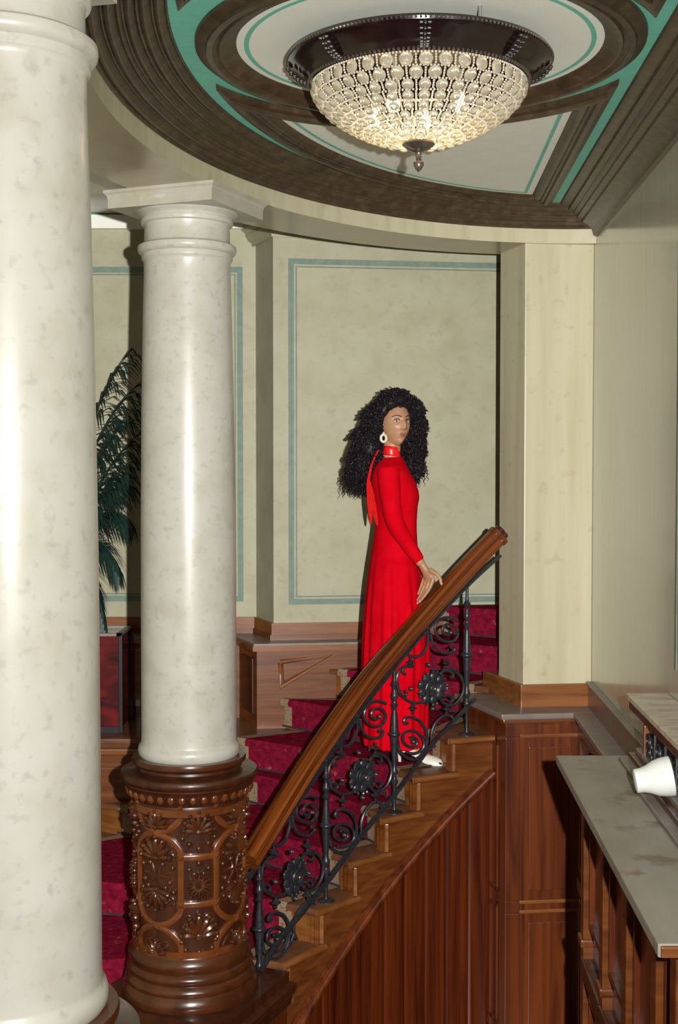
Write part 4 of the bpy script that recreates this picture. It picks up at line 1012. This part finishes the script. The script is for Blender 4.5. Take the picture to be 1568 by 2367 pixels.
for j, n in enumerate(rows_n):
    r, z, tg = bowl_s(step * (j + 0.5)); sz = (2 * PI * r / n) / 0.043 * 0.98
    for k in range(n):
        a = 2 * PI * (k + 0.5 * (j % 2)) / n; d = V((math.cos(a), math.sin(a), 0))
        nrm = (d * -tg.y + V((0, 0, 1)) * tg.x).normalized()
        if nrm.dot(d) < 0 and nrm.z > 0: nrm = -nrm
        o = proto if first else proto.copy()
        if not first: COL.objects.link(o)
        first = False
        o.parent = ch; o.matrix_parent_inverse = Matrix.Translation(-ch.location)
        o.location = V((CC.x, CC.y, z)) + d * r
        o.rotation_euler = V((0, 0, 1)).rotation_difference(nrm).to_euler(); k_ = min(1.3, max(0.75, sz)) ; o.scale = (k_, k_, 1.0)
    # chains of tiny beads between the rows
    r1, z1, _ = bowl_s(max(0.0, step * j))
    for k in range(int(2 * PI * r1 / 0.0105)):
        a = 2 * PI * k / int(2 * PI * r1 / 0.0105); chain.ell((CC.x + (r1 + 0.002) * math.cos(a), CC.y + (r1 + 0.002) * math.sin(a), z1), 0.0042, 0.0042, 0.0042, nu=5, nv=4)
    for k in range(n):
        a = 2 * PI * (k + 0.5 + 0.5 * (j % 2)) / n
        for q in (0.2, 0.4, 0.6, 0.8):
            rr, zz, _ = bowl_s(step * (j + q)); chain.ell((CC.x + (rr + 0.002) * math.cos(a), CC.y + (rr + 0.002) * math.sin(a), zz), 0.0040, 0.0040, 0.0040, nu=5, nv=4)
o = chain.build('bead_chain', 'crystal_bead', ch, smooth=True, fix=False); o['kind'] = 'stuff'
MB().lathe([(0.0, 1.048), (0.052, 1.048), (0.053, 1.042), (0.046, 1.036), (0.036, 1.028), (0.022, 1.020), (0.010, 1.016), (0.008, 1.010), (0.010, 1.004), (0.007, 0.998), (0.0, 0.996)], cc, n=28, cap=False).build('finial_cup', 'silver_bead', ch, smooth=True)
m = MB().lathe([(0.0, 1.0), (0.010, 0.996), (0.0165, 0.986), (0.016, 0.975), (0.010, 0.964), (0.0, 0.955)], cc, n=14, cap=False); m.build('finial', 'silver_bead', ch, smooth=True)
for dx, dy in ((-0.085, -0.06), (0.13, -0.05), (0.03, 0.15), (-0.14, 0.12)):
    b_ = MB().lathe([(0.0, -0.035), (0.012, -0.033), (0.020, -0.022), (0.022, -0.008), (0.014, 0.012), (0.011, 0.03), (0.0, 0.031)], (CC.x + dx, CC.y + dy, 1.165), n=14, cap=False).build('bulb', 'bulb', ch, smooth=True)
    MB().lathe([(0.014, 1.19), (0.014, 1.30)], (CC.x + dx, CC.y + dy, 0), n=10).build('lamp_holder', 'zinc', ch)
for dx, dy in ((-0.085, -0.06), (0.13, -0.05)):
    ld = bpy.data.lights.new('bulb_light', 'POINT'); ld.energy = 2.2; ld.color = (1.0, 0.70, 0.36); ld.shadow_soft_size = 0.03
    lo_ = bpy.data.objects.new('bulb_light', ld); COL.objects.link(lo_); lo_.location = (CC.x + dx * 0.4, CC.y + dy * 0.4, 1.10)
    lo_.parent = ch; lo_.matrix_parent_inverse = Matrix.Translation(-ch.location)

# ------------------------------------------------------------------ palm in a red planter
plc = UZ(282, 1694, zt_(2)); px1 = plc.x; py0 = plc.y; zz0 = zt_(2)
ztop = UY(270, 1466, py0).z
pt = thing('planter', 'glossy red lacquered planter with black edges standing on the stair platform', 'planter', (px1 - 0.25, py0 + 0.2, zz0))
W_ = 0.50
MB().box(px1 - W_, px1 - 0.012, py0 + 0.012, py0 + 0.40, zz0 + 0.02, ztop - 0.01).build('planter_body', 'planter', pt)
for x in (px1 - 0.02, px1 - W_ - 0.005):
    for y in (py0, py0 + 0.388):
        MB().box(x, x + 0.024, y, y + 0.024, zz0, ztop - 0.004).build('corner_post', 'black_trim', pt, bevel=0.004)
MB().box(px1 - W_, px1, py0 + 0.002, py0 + 0.02, zz0 + 0.0, zz0 + 0.035).build('base_rail', 'black_trim', pt)
for (a, b, c_, d_) in ((px1 - W_, px1, py0, py0 + 0.03), (px1 - W_, px1, py0 + 0.37, py0 + 0.40), (px1 - W_, px1 - W_ + 0.03, py0, py0 + 0.40), (px1 - 0.03, px1, py0, py0 + 0.40)):
    MB().box(a, b, c_, d_, ztop - 0.012, ztop + 0.004).build('zinc_rim', 'zinc', pt)
MB().box(px1 - W_ + 0.03, px1 - 0.03, py0 + 0.03, py0 + 0.37, ztop - 0.04, ztop - 0.02).build('soil', 'soil', pt)
pm = thing('palm', 'dark green feathery palm growing from the red planter', 'plant', (px1 - 0.24, py0 + 0.2, ztop - 0.02))
b0 = V((px1 - 0.26, py0 + 0.2, ztop - 0.03))
b0 = V((UY(105, 1450, py0 + 0.2).x, py0 + 0.2, ztop - 0.03))
fr_px = [((170, 980), (300, 812), -0.1), ((175, 1010), (328, 880), -0.05), ((190, 1060), (320, 935), -0.15), ((185, 1120), (334, 990), 0.0), ((190, 1150), (308, 1065), -0.15), ((200, 1090), (298, 1120), -0.1), ((200, 1110), (296, 1200), -0.12), ((195, 1130), (272, 1310), -0.1),
         ((180, 1180), (238, 1420), -0.05), ((100, 1000), (130, 760), 0.1), ((60, 1050), (20, 850), 0.1)]
for fi, (m_, (x, y), dy) in enumerate(fr_px):
    tip = UY(x, y, py0 + 0.2 + dy); mid = UY(*m_, py0 + 0.2 + dy * 0.5)
    rach = [b0 * (1 - t) ** 2 + mid * 2 * t * (1 - t) + tip * t * t for t in [k / 30 for k in range(31)]]
    m = MB().tube(rach, [0.008 * (1 - 0.8 * k / 30) + 0.001 for k in range(31)], n=5)
    for k in range(8, 31):
        for s_ in (-1, 1):
            for hh in (0, 0.5):
                if k == 30 and hh: continue
                p = rach[k] if not hh else rach[k].lerp(rach[k + 1], 0.5)
                tgt = (rach[min(k + 1, 30)] - rach[k - 1]).normalized(); sd = tgt.cross(V((0, 0, 1))).normalized()
                w = math.sin(PI * min(1, (k - 6) / 30 + 0.12)); L = 0.24 * (0.35 + 0.65 * w)
                d = (sd * s_ * 0.55 + tgt * 0.75 + V((0, 0, -0.55 + 0.3 * random.uniform(-1, 1)))).normalized()
                p1 = p + d * L * 0.55; p2 = p + d * L + V((0, 0, -0.10 * L / 0.24)); wd_ = 0.0085
                nn = d.cross(V((0, 0, 1))).normalized() * wd_
                up_ = V((0, 0, 0.003))
                m.add([p - nn * 0.5, p + nn * 0.5, p1 + nn, p1 - nn, p1 + up_, p2], [(0, 1, 4), (1, 2, 4), (0, 4, 3), (2, 5, 4), (4, 5, 3)])
    m.build('frond', 'leaf', pm, fix=False)

# ------------------------------------------------------------------ the person
zs = zt_(2)
YB = 6.69
pe = thing('person', 'person in a long red dress with big curly hair, hand resting on the handrail', 'person', (0.32, YB, zs))
def Wp(px, py, Y=YB): return UY(px, py, Y)
PXM = 2900 / YB
def loft(m, rings, n=28, wave=None):
    rows = []
    for i, (c, a, b) in enumerate(rings):
        rw = []
        for k in range(n):
            th = 2 * PI * k / n; s_ = 1.0 if wave is None else wave(i, th)
            rw.append(V(c) + V(a) * math.cos(th) * s_ + V(b) * math.sin(th) * s_)
        rows.append(rw)
    m.grid(rows, closed_u=True, cap=True); return m
def limb(m, pts, rs, n=14):
    return m.tube(catmull(pts, 5), [r for r in interp(rs, 5)], n=n)
def interp(rs, k):
    out = []
    for i in range(len(rs) - 1):
        for j in range(k): out.append(lerp(rs[i], rs[i + 1], j / k))
    out.append(rs[-1]); return out
def remeshed(m, name, mat, parent, voxel, smooth_it=4, sm=0.5):
    o = m.build(name + '_tmp', mat, None)
    md = o.modifiers.new('r', 'REMESH'); md.mode = 'VOXEL'; md.voxel_size = voxel
    s_ = o.modifiers.new('s', 'SMOOTH'); s_.iterations = smooth_it; s_.factor = sm
    dg = bpy.context.evaluated_depsgraph_get(); dg.update()
    me = bpy.data.meshes.new_from_object(o.evaluated_get(dg)); me.name = name
    old = o.data; bpy.data.objects.remove(o); bpy.data.meshes.remove(old)
    me.materials.clear(); me.materials.append(MATS[mat]); me.polygons.foreach_set('use_smooth', [True] * len(me.polygons))
    ob = bpy.data.objects.new(name, me); COL.objects.link(ob)
    if parent is not None: par(ob, parent)
    return ob
# --- head
yaw = R(29); HF = V((math.sin(yaw), -math.cos(yaw), 0)); HR = V((math.cos(yaw), math.sin(yaw), 0)); HU = V((0.03, 0, 1)).normalized()
HC = Wp(912, 979, 6.665); HS = 1.06
def hl(x, y, z): return HC + (HR * x + HF * y + HU * z) * HS
def g(x, z, cx, cz, sx, sz): return math.exp(-((x - cx) / sx) ** 2 - ((z - cz) / sz) ** 2)
def face_y(x, z):   # forward surface of the face
    jaw = max(0.0, -z - 0.03)
    hw = 0.073 - 0.30 * jaw - (0.9 * max(0, z - 0.04) ** 2 * 10)
    q = max(0.0, 1 - (x / max(hw, 0.02)) ** 2 - (z / 0.122) ** 4 * 0.5)
    y = 0.092 * math.sqrt(q) if q > 0 else 0
    return y
hm = MB(); rows = []
nu, nv = 72, 60
for i in range(nv):
    ph = -PI / 2 + PI * (i + 0.5) / nv; rw = []
    for k in range(nu):
        th = 2 * PI * k / nu; dx, dy, dz = math.cos(ph) * math.sin(th), math.cos(ph) * math.cos(th), math.sin(ph)
        x, y, z = 0.073 * dx, (0.088 if dy > 0 else 0.100) * dy, 0.118 * dz
        if z < 0:
            f_ = (-z / 0.118); x *= 1 - 0.27 * f_ ** 1.8; 
            if dy > 0: y *= 1 + 0.10 * f_ 
            else: y *= 1 - 0.45 * f_
        if dy > 0.05:
            fr = min(1.0, dy * 2.2)
            y += fr * (0.021 * g(x, z, 0, -0.004, 0.0105, 0.020) + 0.013 * g(x, z, 0, -0.024, 0.013, 0.009) + 0.005 * (g(x, z, 0.013, -0.026, 0.008, 0.007) + g(x, z, -0.013, -0.026, 0.008, 0.007))
                  - 0.011 * (g(x, z, 0.031, 0.012, 0.017, 0.012) + g(x, z, -0.031, 0.012, 0.017, 0.012))
                  + 0.004 * (g(x, z, 0.03, 0.032, 0.02, 0.008) + g(x, z, -0.03, 0.032, 0.02, 0.008))
                  + 0.007 * g(x, z, 0, -0.057, 0.020, 0.010) + 0.014 * g(x, z, 0, -0.096, 0.024, 0.018)
                  + 0.004 * (g(x, z, 0.042, -0.018, 0.02, 0.022) + g(x, z, -0.042, -0.018, 0.02, 0.022)) - 0.004 * g(x, z, 0, -0.074, 0.016, 0.006))
        rw.append(hl(x, y, z))
    rows.append(rw)
hm.grid(rows, closed_u=True, cap=True)
body = MB(); body.v += hm.v; body.f += hm.f
# ear
body.ell(hl(-0.074, -0.008, -0.005), 0.009, 0.016, 0.028, nu=10, nv=8); body.ell(hl(0.074, -0.008, -0.005), 0.009, 0.016, 0.028, nu=10, nv=8)
limb(body, [hl(0, -0.025, -0.05), Wp(906, 1035, 6.67), Wp(903, 1056, 6.675), Wp(902, 1085, 6.68)], [0.052, 0.047, 0.049, 0.06], n=18)
XA, YA, ZA = V((1, 0, 0)), V((0, 1, 0)), V((0, 0, 1))
def rg(py, l, r, dep, Y=YB, k=1.0, off=0.0):
    c = Wp((l + r) / 2, py, Y); hw = (r - l) / 2 / (2900 / Y)
    return (c, XA * (hw * k - off), YA * (dep * k - off))
TOR = [(1056, 880, 930, 0.060), (1066, 872, 936, 0.100), (1078, 864, 942, 0.150), (1092, 858, 949, 0.178), (1112, 856, 960, 0.172), (1134, 859, 968, 0.158), (1150, 862, 970, 0.150), (1172, 866, 966, 0.135), (1205, 868, 964, 0.122), (1235, 866, 964, 0.122),
       (1262, 861, 966, 0.140), (1300, 855, 969, 0.170), (1345, 849, 975, 0.188)]
loft(body, [rg(y, l, r, d, k=0.90) for y, l, r, d in TOR], n=24)
# legs and feet
footR, footL = UZ(930, 1760, zs), UZ(862, 1738, zs)
footR.y = min(footR.y, 6.68)
hipR, hipL = Wp(905, 1340, 6.62), Wp(905, 1340, 6.78)
for hip, ft in ((hipR, footR), (hipL, footL)):
    ank = ft + V((0.025, 0, 0.115)); knee = hip.lerp(ank, 0.5) + V((0.03, 0, 0))
    limb(body, [hip, knee, ank.lerp(knee, 0.55), ank], [0.078, 0.052, 0.048, 0.030])
    dirf = V((0.96, -0.22, 0)).normalized()
    limb(body, [ank, ft + dirf * 0.06 + V((0, 0, 0.075)), ft + dirf * 0.13 + V((0, 0, 0.035)), ft + dirf * 0.195 + V((0, 0, 0.02))], [0.032, 0.030, 0.026, 0.016])
# arms
armR = [Wp(898, 1086, 6.545), Wp(901, 1130, 6.515), Wp(913, 1205, 6.50), Wp(944, 1258, 6.495), Wp(974, 1303, 6.49)]
limb(body, armR, [0.050, 0.044, 0.038, 0.032, 0.023])
armL = [Wp(898, 1088, 6.84), Wp(905, 1140, 6.87), Wp(915, 1205, 6.87), Wp(940, 1255, 6.82), Wp(952, 1290, 6.78)]
limb(body, armL, [0.050, 0.043, 0.037, 0.030, 0.022])
# right hand on the rail
hw1, hw2 = V((0.55, -0.75, -0.30)).normalized(), V((0.7, 0.3, 0.6)).normalized()
def hring(px, py, Y, a, b):
    w = V((0.62, -0.72, -0.12)).normalized(); t = V((0.45, -0.05, -0.9)).normalized(); n = w.cross(t).normalized(); return (Wp(px, py, Y), w * a, n * b)
loft(body, [hring(973, 1300, 6.492, 0.024, 0.019), hring(980, 1312, 6.49, 0.028, 0.019), hring(988, 1325, 6.487, 0.037, 0.017), hring(993, 1338, 6.487, 0.040, 0.015), hring(993, 1346, 6.487, 0.036, 0.011)], n=18)
FING = [([(1003, 1334, 6.462), (995, 1357, 6.455), (981, 1378, 6.462), (969, 1393, 6.475)], [0.0108, 0.0098, 0.0088, 0.0066]),
        ([(995, 1338, 6.482), (985, 1362, 6.478), (973, 1384, 6.486), (964, 1396, 6.50)], [0.0108, 0.0098, 0.0088, 0.0066]),
        ([(988, 1338, 6.502), (979, 1360, 6.502), (971, 1378, 6.512), (964, 1389, 6.52)], [0.0105, 0.0092, 0.0082, 0.0064]),
        ([(981, 1334, 6.52), (975, 1352, 6.523), (970, 1366, 6.532), (966, 1375, 6.54)], [0.0095, 0.0084, 0.0076, 0.006]),
        ([(993, 1317, 6.468), (1007, 1325, 6.446), (1017, 1336, 6.434), (1021, 1352, 6.43)], [0.0150, 0.0125, 0.0105, 0.0078])]
for pts, rs in FING: limb(body, [Wp(*p) for p in pts], rs, n=10)
# left hand hanging relaxed behind the skirt
lh = armL[-1]
loft(body, [(lh, XA * 0.022, YA * 0.017), (lh + V((0.02, 0, -0.04)), XA * 0.034, YA * 0.016), (lh + V((0.03, 0, -0.085)), XA * 0.036, YA * 0.013)], n=14)
for k in range(4):
    p = lh + V((0.005 + 0.017 * k, 0, -0.08)); limb(body, [p, p + V((0.01, 0.005, -0.035)), p + V((0.012, 0.018, -0.06)), p + V((0.01, 0.03, -0.072))], [0.0095, 0.0085, 0.0075, 0.006], n=8)
p = lh + V((0.03, -0.01, -0.03)); limb(body, [p, p + V((0.03, -0.01, -0.02)), p + V((0.04, -0.01, -0.05))], [0.012, 0.010, 0.007], n=8)
remeshed(body, 'body', 'skin', pe, 0.0042, 3)
# face details
def surf(x, z):
    q = max(0.02, 1 - (x / 0.073) ** 2 - (z / 0.118) ** 2); y = 0.088 * math.sqrt(q)
    if z < 0: y *= 1 + 0.10 * (-z / 0.118)
    return y
for s_ in (-1, 1):
    ex, ez = 0.030 * s_, 0.010; ey = surf(ex, ez) - 0.0125
    e_ = MB().ell(hl(ex, ey, ez), 0.0135, 0.010, 0.0075, Matrix((HR, HF, HU)).transposed(), nu=14, nv=10).build('eye', 'eye_white', pe, smooth=True)
    MB().ell(hl(ex - 0.004, ey + 0.0085, ez), 0.0058, 0.003, 0.0058, Matrix((HR, HF, HU)).transposed(), nu=12, nv=8).build('iris', 'iris', e_, smooth=True)
    MB().tube(catmull([hl(ex + a * s_, surf(ex + a * s_, ez + b) - 0.0045 + d, ez + b) for a, b, d in ((-0.015, 0.001, -0.001), (-0.007, 0.008, 0.0012), (0.004, 0.009, 0.001), (0.016, 0.003, -0.001))], 5), 0.0022, n=6).build('eyelash', 'hair', pe)
    MB().tube(catmull([hl(ex + a * s_, surf(ex + a * s_, ez + b) + d, ez + b) for a, b, d in ((-0.018, 0.020, 0.002), (-0.006, 0.0255, 0.003), (0.008, 0.0265, 0.002), (0.022, 0.020, 0.0))], 5), [0.0026] * 10 + [0.002] * 6, n=6).build('eyebrow', 'hair', pe)
MH = Matrix((HR, HF, HU)).transposed()
m = MB(); y_ = surf(0, -0.055)
m.ell(hl(-0.008, y_ + 0.0045, -0.0525), 0.013, 0.0065, 0.0050, MH, nu=12, nv=8); m.ell(hl(0.008, y_ + 0.0045, -0.0525), 0.013, 0.0065, 0.0050, MH, nu=12, nv=8); m.ell(hl(0, y_ + 0.0045, -0.0615), 0.0165, 0.0075, 0.0060, MH, nu=12, nv=8)
m.build('lips', 'lips', pe, smooth=True)
for pts, rs in FING[:2] + FING[4:]:
    p = Wp(*pts[-1]); q = Wp(*pts[-2]); MB().ell(p.lerp(q, 0.12) + V((0.0, -0.0045, 0.003)), 0.0055, 0.0035, 0.0085, rot_to(p - q), nu=8, nv=6).build('fingernail', 'nail', pe, smooth=True)
# earring
ec = hl(-0.079, -0.002, -0.060)
ec = Wp(887, 1013, 6.575)
rows = []
for k in range(24):
    a = 2 * PI * k / 24; c_ = ec + (HR * 0.4 + XA * 0.6).normalized() * 0.0145 * math.cos(a) + ZA * 0.019 * math.sin(a); rows.append(c_)
m = MB(); m.tube(rows + [rows[0]], 0.0072, n=8, cap=False); m.ell(ec + ZA * 0.026, 0.006, 0.006, 0.008); m.build('earring', 'pearl', pe, smooth=True)
# dress
dr = MB()
loft(dr, [rg(y, l, r, d) for y, l, r, d in TOR], n=32)
limb(dr, armR[:-1] + [Wp(970, 1297, 6.491)], [0.060, 0.056, 0.048, 0.040, 0.030], n=18)
limb(dr, armL[:-1] + [Wp(950, 1282, 6.785)], [0.060, 0.055, 0.047, 0.038, 0.029], n=18)
SK = [(1228, 866, 964, 0.121), (1262, 861, 966, 0.142), (1300, 855, 969, 0.174), (1345, 849, 976, 0.192), (1400, 844, 984, 0.205), (1480, 839, 992, 0.215), (1580, 837, 992, 0.222), (1660, 838, 990, 0.226), (1716, 839, 987, 0.228)]
def wv(i, th):
    a = min(1.0, max(0, i - 1) / 4.0)
    return 1 + a * (0.030 * math.sin(15 * th + 0.7 * math.sin(3 * th)) + 0.018 * math.sin(23 * th + 1.0 + 0.25 * i))
skr = []
for i in range(len(SK) - 1):
    for j in range(4):
        f_ = j / 4; skr.append(tuple(lerp(SK[i][q], SK[i + 1][q], f_) for q in range(4)))
skr.append(SK[-1])
loft(dr, [rg(*q) for q in skr], n=160, wave=lambda i, th: wv(i / 4, th))
remeshed(dr, 'dress', 'dress', pe, 0.0065, 3)
# satin collar with ribbon tails
m = MB(); rows = []
for (py, l, r, d) in ((1054, 883, 927, 0.054), (1050, 883, 926, 0.054), (1040, 883.5, 925.5, 0.053), (1032, 884, 925, 0.0525)):
    rw = []
    for k in range(40):
        th = 2 * PI * k / 40; c, a, b = rg(py, l, r, d, Y=6.672); p = c + a * math.cos(th) + b * math.sin(th); p.z += -0.006 * math.cos(th); rw.append(p)
    rows.append(rw)
m.grid(rows, closed_u=True); o = m.build('collar', 'satin', pe, smooth=True); sd_ = o.modifiers.new('t', 'SOLIDIFY'); sd_.thickness = 0.004
def ribbon(pts, ws, Y, name='ribbon_tail'):
    q = catmull([Wp(x, y, Y + dy) for x, y, dy in pts], 6); w = interp(ws, 6); m = MB(); rows = []
    for i, p in enumerate(q):
        a = V((0.75, -0.65, 0)) * w[i] / 2; b = V((0.65, 0.75, 0)) * 0.0015; rows.append([p - a - b, p + a - b, p + a + b, p - a + b])
    m.grid(rows, closed_u=True, cap=True); o = m.build(name, 'satin', pe, smooth=True); return o
ribbon([(876, 1040, 0), (870, 1050, 0.0), (862, 1068, 0.0), (857, 1085, 0.0), (852, 1110, 0)], [0.008, 0.012, 0.012, 0.014, 0.018], 6.60)
ribbon([(852, 1106, 0), (853, 1130, -0.01), (855, 1160, -0.01), (857, 1190, -0.01), (858, 1212, -0.01)], [0.016, 0.030, 0.034, 0.026, 0.008], 6.60)
ribbon([(854, 1112, 0), (860, 1140, -0.02), (865, 1170, -0.02), (869, 1195, -0.02), (873, 1215, -0.02)], [0.014, 0.024, 0.030, 0.026, 0.008], 6.59)
# shoes
for ft in (footR, footL):
    d = V((0.96, -0.22, 0)).normalized(); s_ = V((d.y, -d.x, 0)); sh = thing('shoe', None, None); sh.parent = pe; sh.matrix_parent_inverse = Matrix.Translation(-pe.location)
    m = MB(); sole = []
    for u, w, h in ((-0.02, 0.020, 0.075), (0.02, 0.030, 0.072), (0.07, 0.026, 0.052), (0.12, 0.034, 0.022), (0.17, 0.040, 0.010), (0.21, 0.034, 0.010), (0.235, 0.012, 0.012)):
        c = ft + d * u; sole.append([c + s_ * w + ZA * h, c - s_ * w + ZA * h, c - s_ * w + ZA * (h - 0.010), c + s_ * w + ZA * (h - 0.010)])
    m.grid(sole, closed_u=True, cap=True).build('sole', 'shoe', sh, bevel=0.003)
    m = MB()
    for us in (((0.115, 0.036, 0.020, 0.062), (0.15, 0.041, 0.012, 0.052), (0.19, 0.040, 0.010, 0.040), (0.22, 0.030, 0.010, 0.032), (0.24, 0.010, 0.010, 0.020)), ((-0.028, 0.020, 0.072, 0.108), (-0.005, 0.034, 0.070, 0.112), (0.03, 0.036, 0.066, 0.098), (0.06, 0.034, 0.055, 0.080), (0.115, 0.035, 0.022, 0.044))):
        rows = []
        for u, w, z0, z1 in us:
            c = ft + d * u; rows.append([c + s_ * (w * math.cos(a)) + ZA * (z0 + (z1 - z0) * math.sin(a)) for a in [PI * k / 10 for k in range(11)]] if us[0][0] > 0 else [c + s_ * w + ZA * z0, c + s_ * w + ZA * z1, c + s_ * (w - 0.004) + ZA * z1, c + s_ * (w - 0.004) + ZA * z0])
        m.grid(rows)
        if us[0][0] < 0:
            m.grid([[c_ for c_ in [ft + d * u - s_ * w + ZA * z0, ft + d * u - s_ * w + ZA * z1]] for u, w, z0, z1 in us])
            u, w, z0, z1 = us[0]; c = ft + d * u; m.add([c + s_ * w + ZA * z0, c - s_ * w + ZA * z0, c - s_ * w + ZA * z1, c + s_ * w + ZA * z1], [(0, 1, 2, 3)])
    m.build('upper', 'shoe', sh, smooth=True)
    MB().tube([ft + d * -0.012 + ZA * 0.066, ft + d * -0.016 + ZA * 0.03, ft + d * -0.014], [0.017, 0.010, 0.0085], n=10).build('heel', 'shoe', sh, smooth=True)
# hair: volume plus curls
hr = MB()
def hb(px, py, Y, rx, rz, ry): hr.ell(Wp(px, py, Y), rx / PXM, ry, rz / PXM, nu=24, nv=16)
BL = [(917, 957, 6.74, 56, 42, 0.115), (886, 985, 6.74, 46, 52, 0.12), (858, 1035, 6.74, 42, 52, 0.12), (838, 1080, 6.73, 32, 40, 0.10), (862, 1075, 6.76, 34, 48, 0.09), (948, 975, 6.79, 30, 43, 0.10), (956, 1020, 6.80, 23, 50, 0.08), (950, 1065, 6.80, 19, 40, 0.06), (915, 1020, 6.80, 45, 60, 0.07)]
for b_ in BL: hb(*b_)
# hairline cap over the skull
for x, y, z, r in ((0, 0.035, 0.108, 0.042), (-0.04, 0.03, 0.098, 0.040), (0.04, 0.03, 0.098, 0.040), (-0.072, 0.005, 0.065, 0.040), (0.074, 0.005, 0.065, 0.040), (-0.086, -0.02, 0.02, 0.042), (0.084, -0.005, 0.02, 0.036), (0.084, -0.005, -0.03, 0.034), (-0.094, -0.045, -0.03, 0.042), (0.082, -0.01, -0.08, 0.032), (-0.02, 0.0, 0.115, 0.05), (0.03, -0.01, 0.115, 0.05)):
    hr.ell(hl(x, y, z), r, r, r, nu=14, nv=10)
for k in range(len(hr.v)):
    v = hr.v[k]; hr.v[k] = v + V((1, 0.4, 1)) * 0.010 * noise.noise(v * 26) 
core = remeshed(hr, 'hair', 'hair', pe, 0.010, 2)
rc = random.Random(3); cur = MB(); vs_ = core.data.vertices; nv_ = len(vs_); cnt = 0
hd_c = Wp(900, 1000, 6.73)
while cnt < 3400:
    v = vs_[rc.randrange(nv_)]; p = V(v.co); n = V(v.normal)
    if n.y > 0.55: continue
    rel = (p - HC) / HS; lx, ly, lz = rel.dot(HR), rel.dot(HF), rel.dot(HU)
    cnt += 1
    L = rc.uniform(0.03, 0.07); out = n * rc.uniform(0.15, 0.5) + V((0, 0, -1.0)) + V((rc.uniform(-.25, .25), rc.uniform(-.2, .2), 0))
    if n.z > 0.35: out = n * 0.12 + V((n.x * 0.6 + rc.uniform(-.3, .3), n.y * 0.6 + rc.uniform(-.3, .3), -0.45 * (1 - n.z))); L *= 0.6
    out.normalize(); a0 = rc.uniform(0, 6.28); hr_ = rc.uniform(0.003, 0.0065); turns = rc.uniform(2.0, 4.5); sgn = rc.choice((-1, 1))
    s1 = out.orthogonal().normalized(); s2 = out.cross(s1); pts = []; ok = True
    K = 20
    for k in range(K):
        u = k / (K - 1); q = p + out * L * u + n * 0.004 + (s1 * math.cos(a0 + sgn * turns * 6.28 * u) + s2 * math.sin(a0 + sgn * turns * 6.28 * u)) * hr_ * min(1, 0.3 + u)
        pts.append(q); rl = (q - HC) / HS
        if rl.dot(HF) > 0.045 and abs(rl.dot(HR)) < 0.060 and -0.14 < rl.dot(HU) < 0.074: ok = False
        d2 = F * q.x / q.y + CX; 
        if q.y < 6.66 and 889 < d2 < 957 and q.z < HC.z + 0.074 and q.z > HC.z - 0.2: ok = False
    if ok: cur.tube(pts, [0.0026] * (K - 4) + [0.0022, 0.0018, 0.0013, 0.0008], n=3, cap=False)
# small curls along the hairline
for k in range(420):
    x = rc.uniform(-0.085, 0.085); z = 0.094 + rc.uniform(-0.012, 0.05) - 5.5 * x * x; y = 0.062 - 6.5 * x * x - 0.9 * max(0, z - 0.10)
    p = hl(x, y + rc.uniform(0.0, 0.014), z); d_ = (HR * rc.uniform(-1, 1) + HU * rc.uniform(-0.2, 1.0) + HF * rc.uniform(-0.2, 0.35)).normalized()
    s1 = d_.orthogonal().normalized(); s2 = d_.cross(s1); a0 = rc.uniform(0, 6.28); L = rc.uniform(0.012, 0.032)
    cur.tube([p + d_ * L * j / 13 + (s1 * math.cos(a0 + j * 1.1) + s2 * math.sin(a0 + j * 1.1)) * 0.0045 for j in range(14)], 0.0023, n=3, cap=False)
# longer fringe of wisps at the lower ends
for k in range(260):
    side = rc.random() < 0.6
    px = rc.uniform(798, 858) if side else rc.uniform(944, 984); py = rc.uniform(1070, 1112) if side else rc.uniform(1040, 1085)
    p = Wp(px, py, 6.70 if side else 6.76); L = rc.uniform(0.05, 0.10); a0 = rc.uniform(0, 6.28); pts = []
    lean = rc.uniform(-0.01, 0.02) * (-1 if side else 1) - 0.0
    for j in range(18):
        u = j / 17; pts.append(p + V((lean * u + 0.005 * math.cos(a0 + 20 * u), 0.005 * math.sin(a0 + 20 * u), -L * u)))
    cur.tube(pts, [0.0024] * 14 + [0.002, 0.0016, 0.0012, 0.0008], n=3, cap=False)
o = cur.build('hair_curls', 'hair', pe, smooth=True, fix=False); o['kind'] = 'stuff'
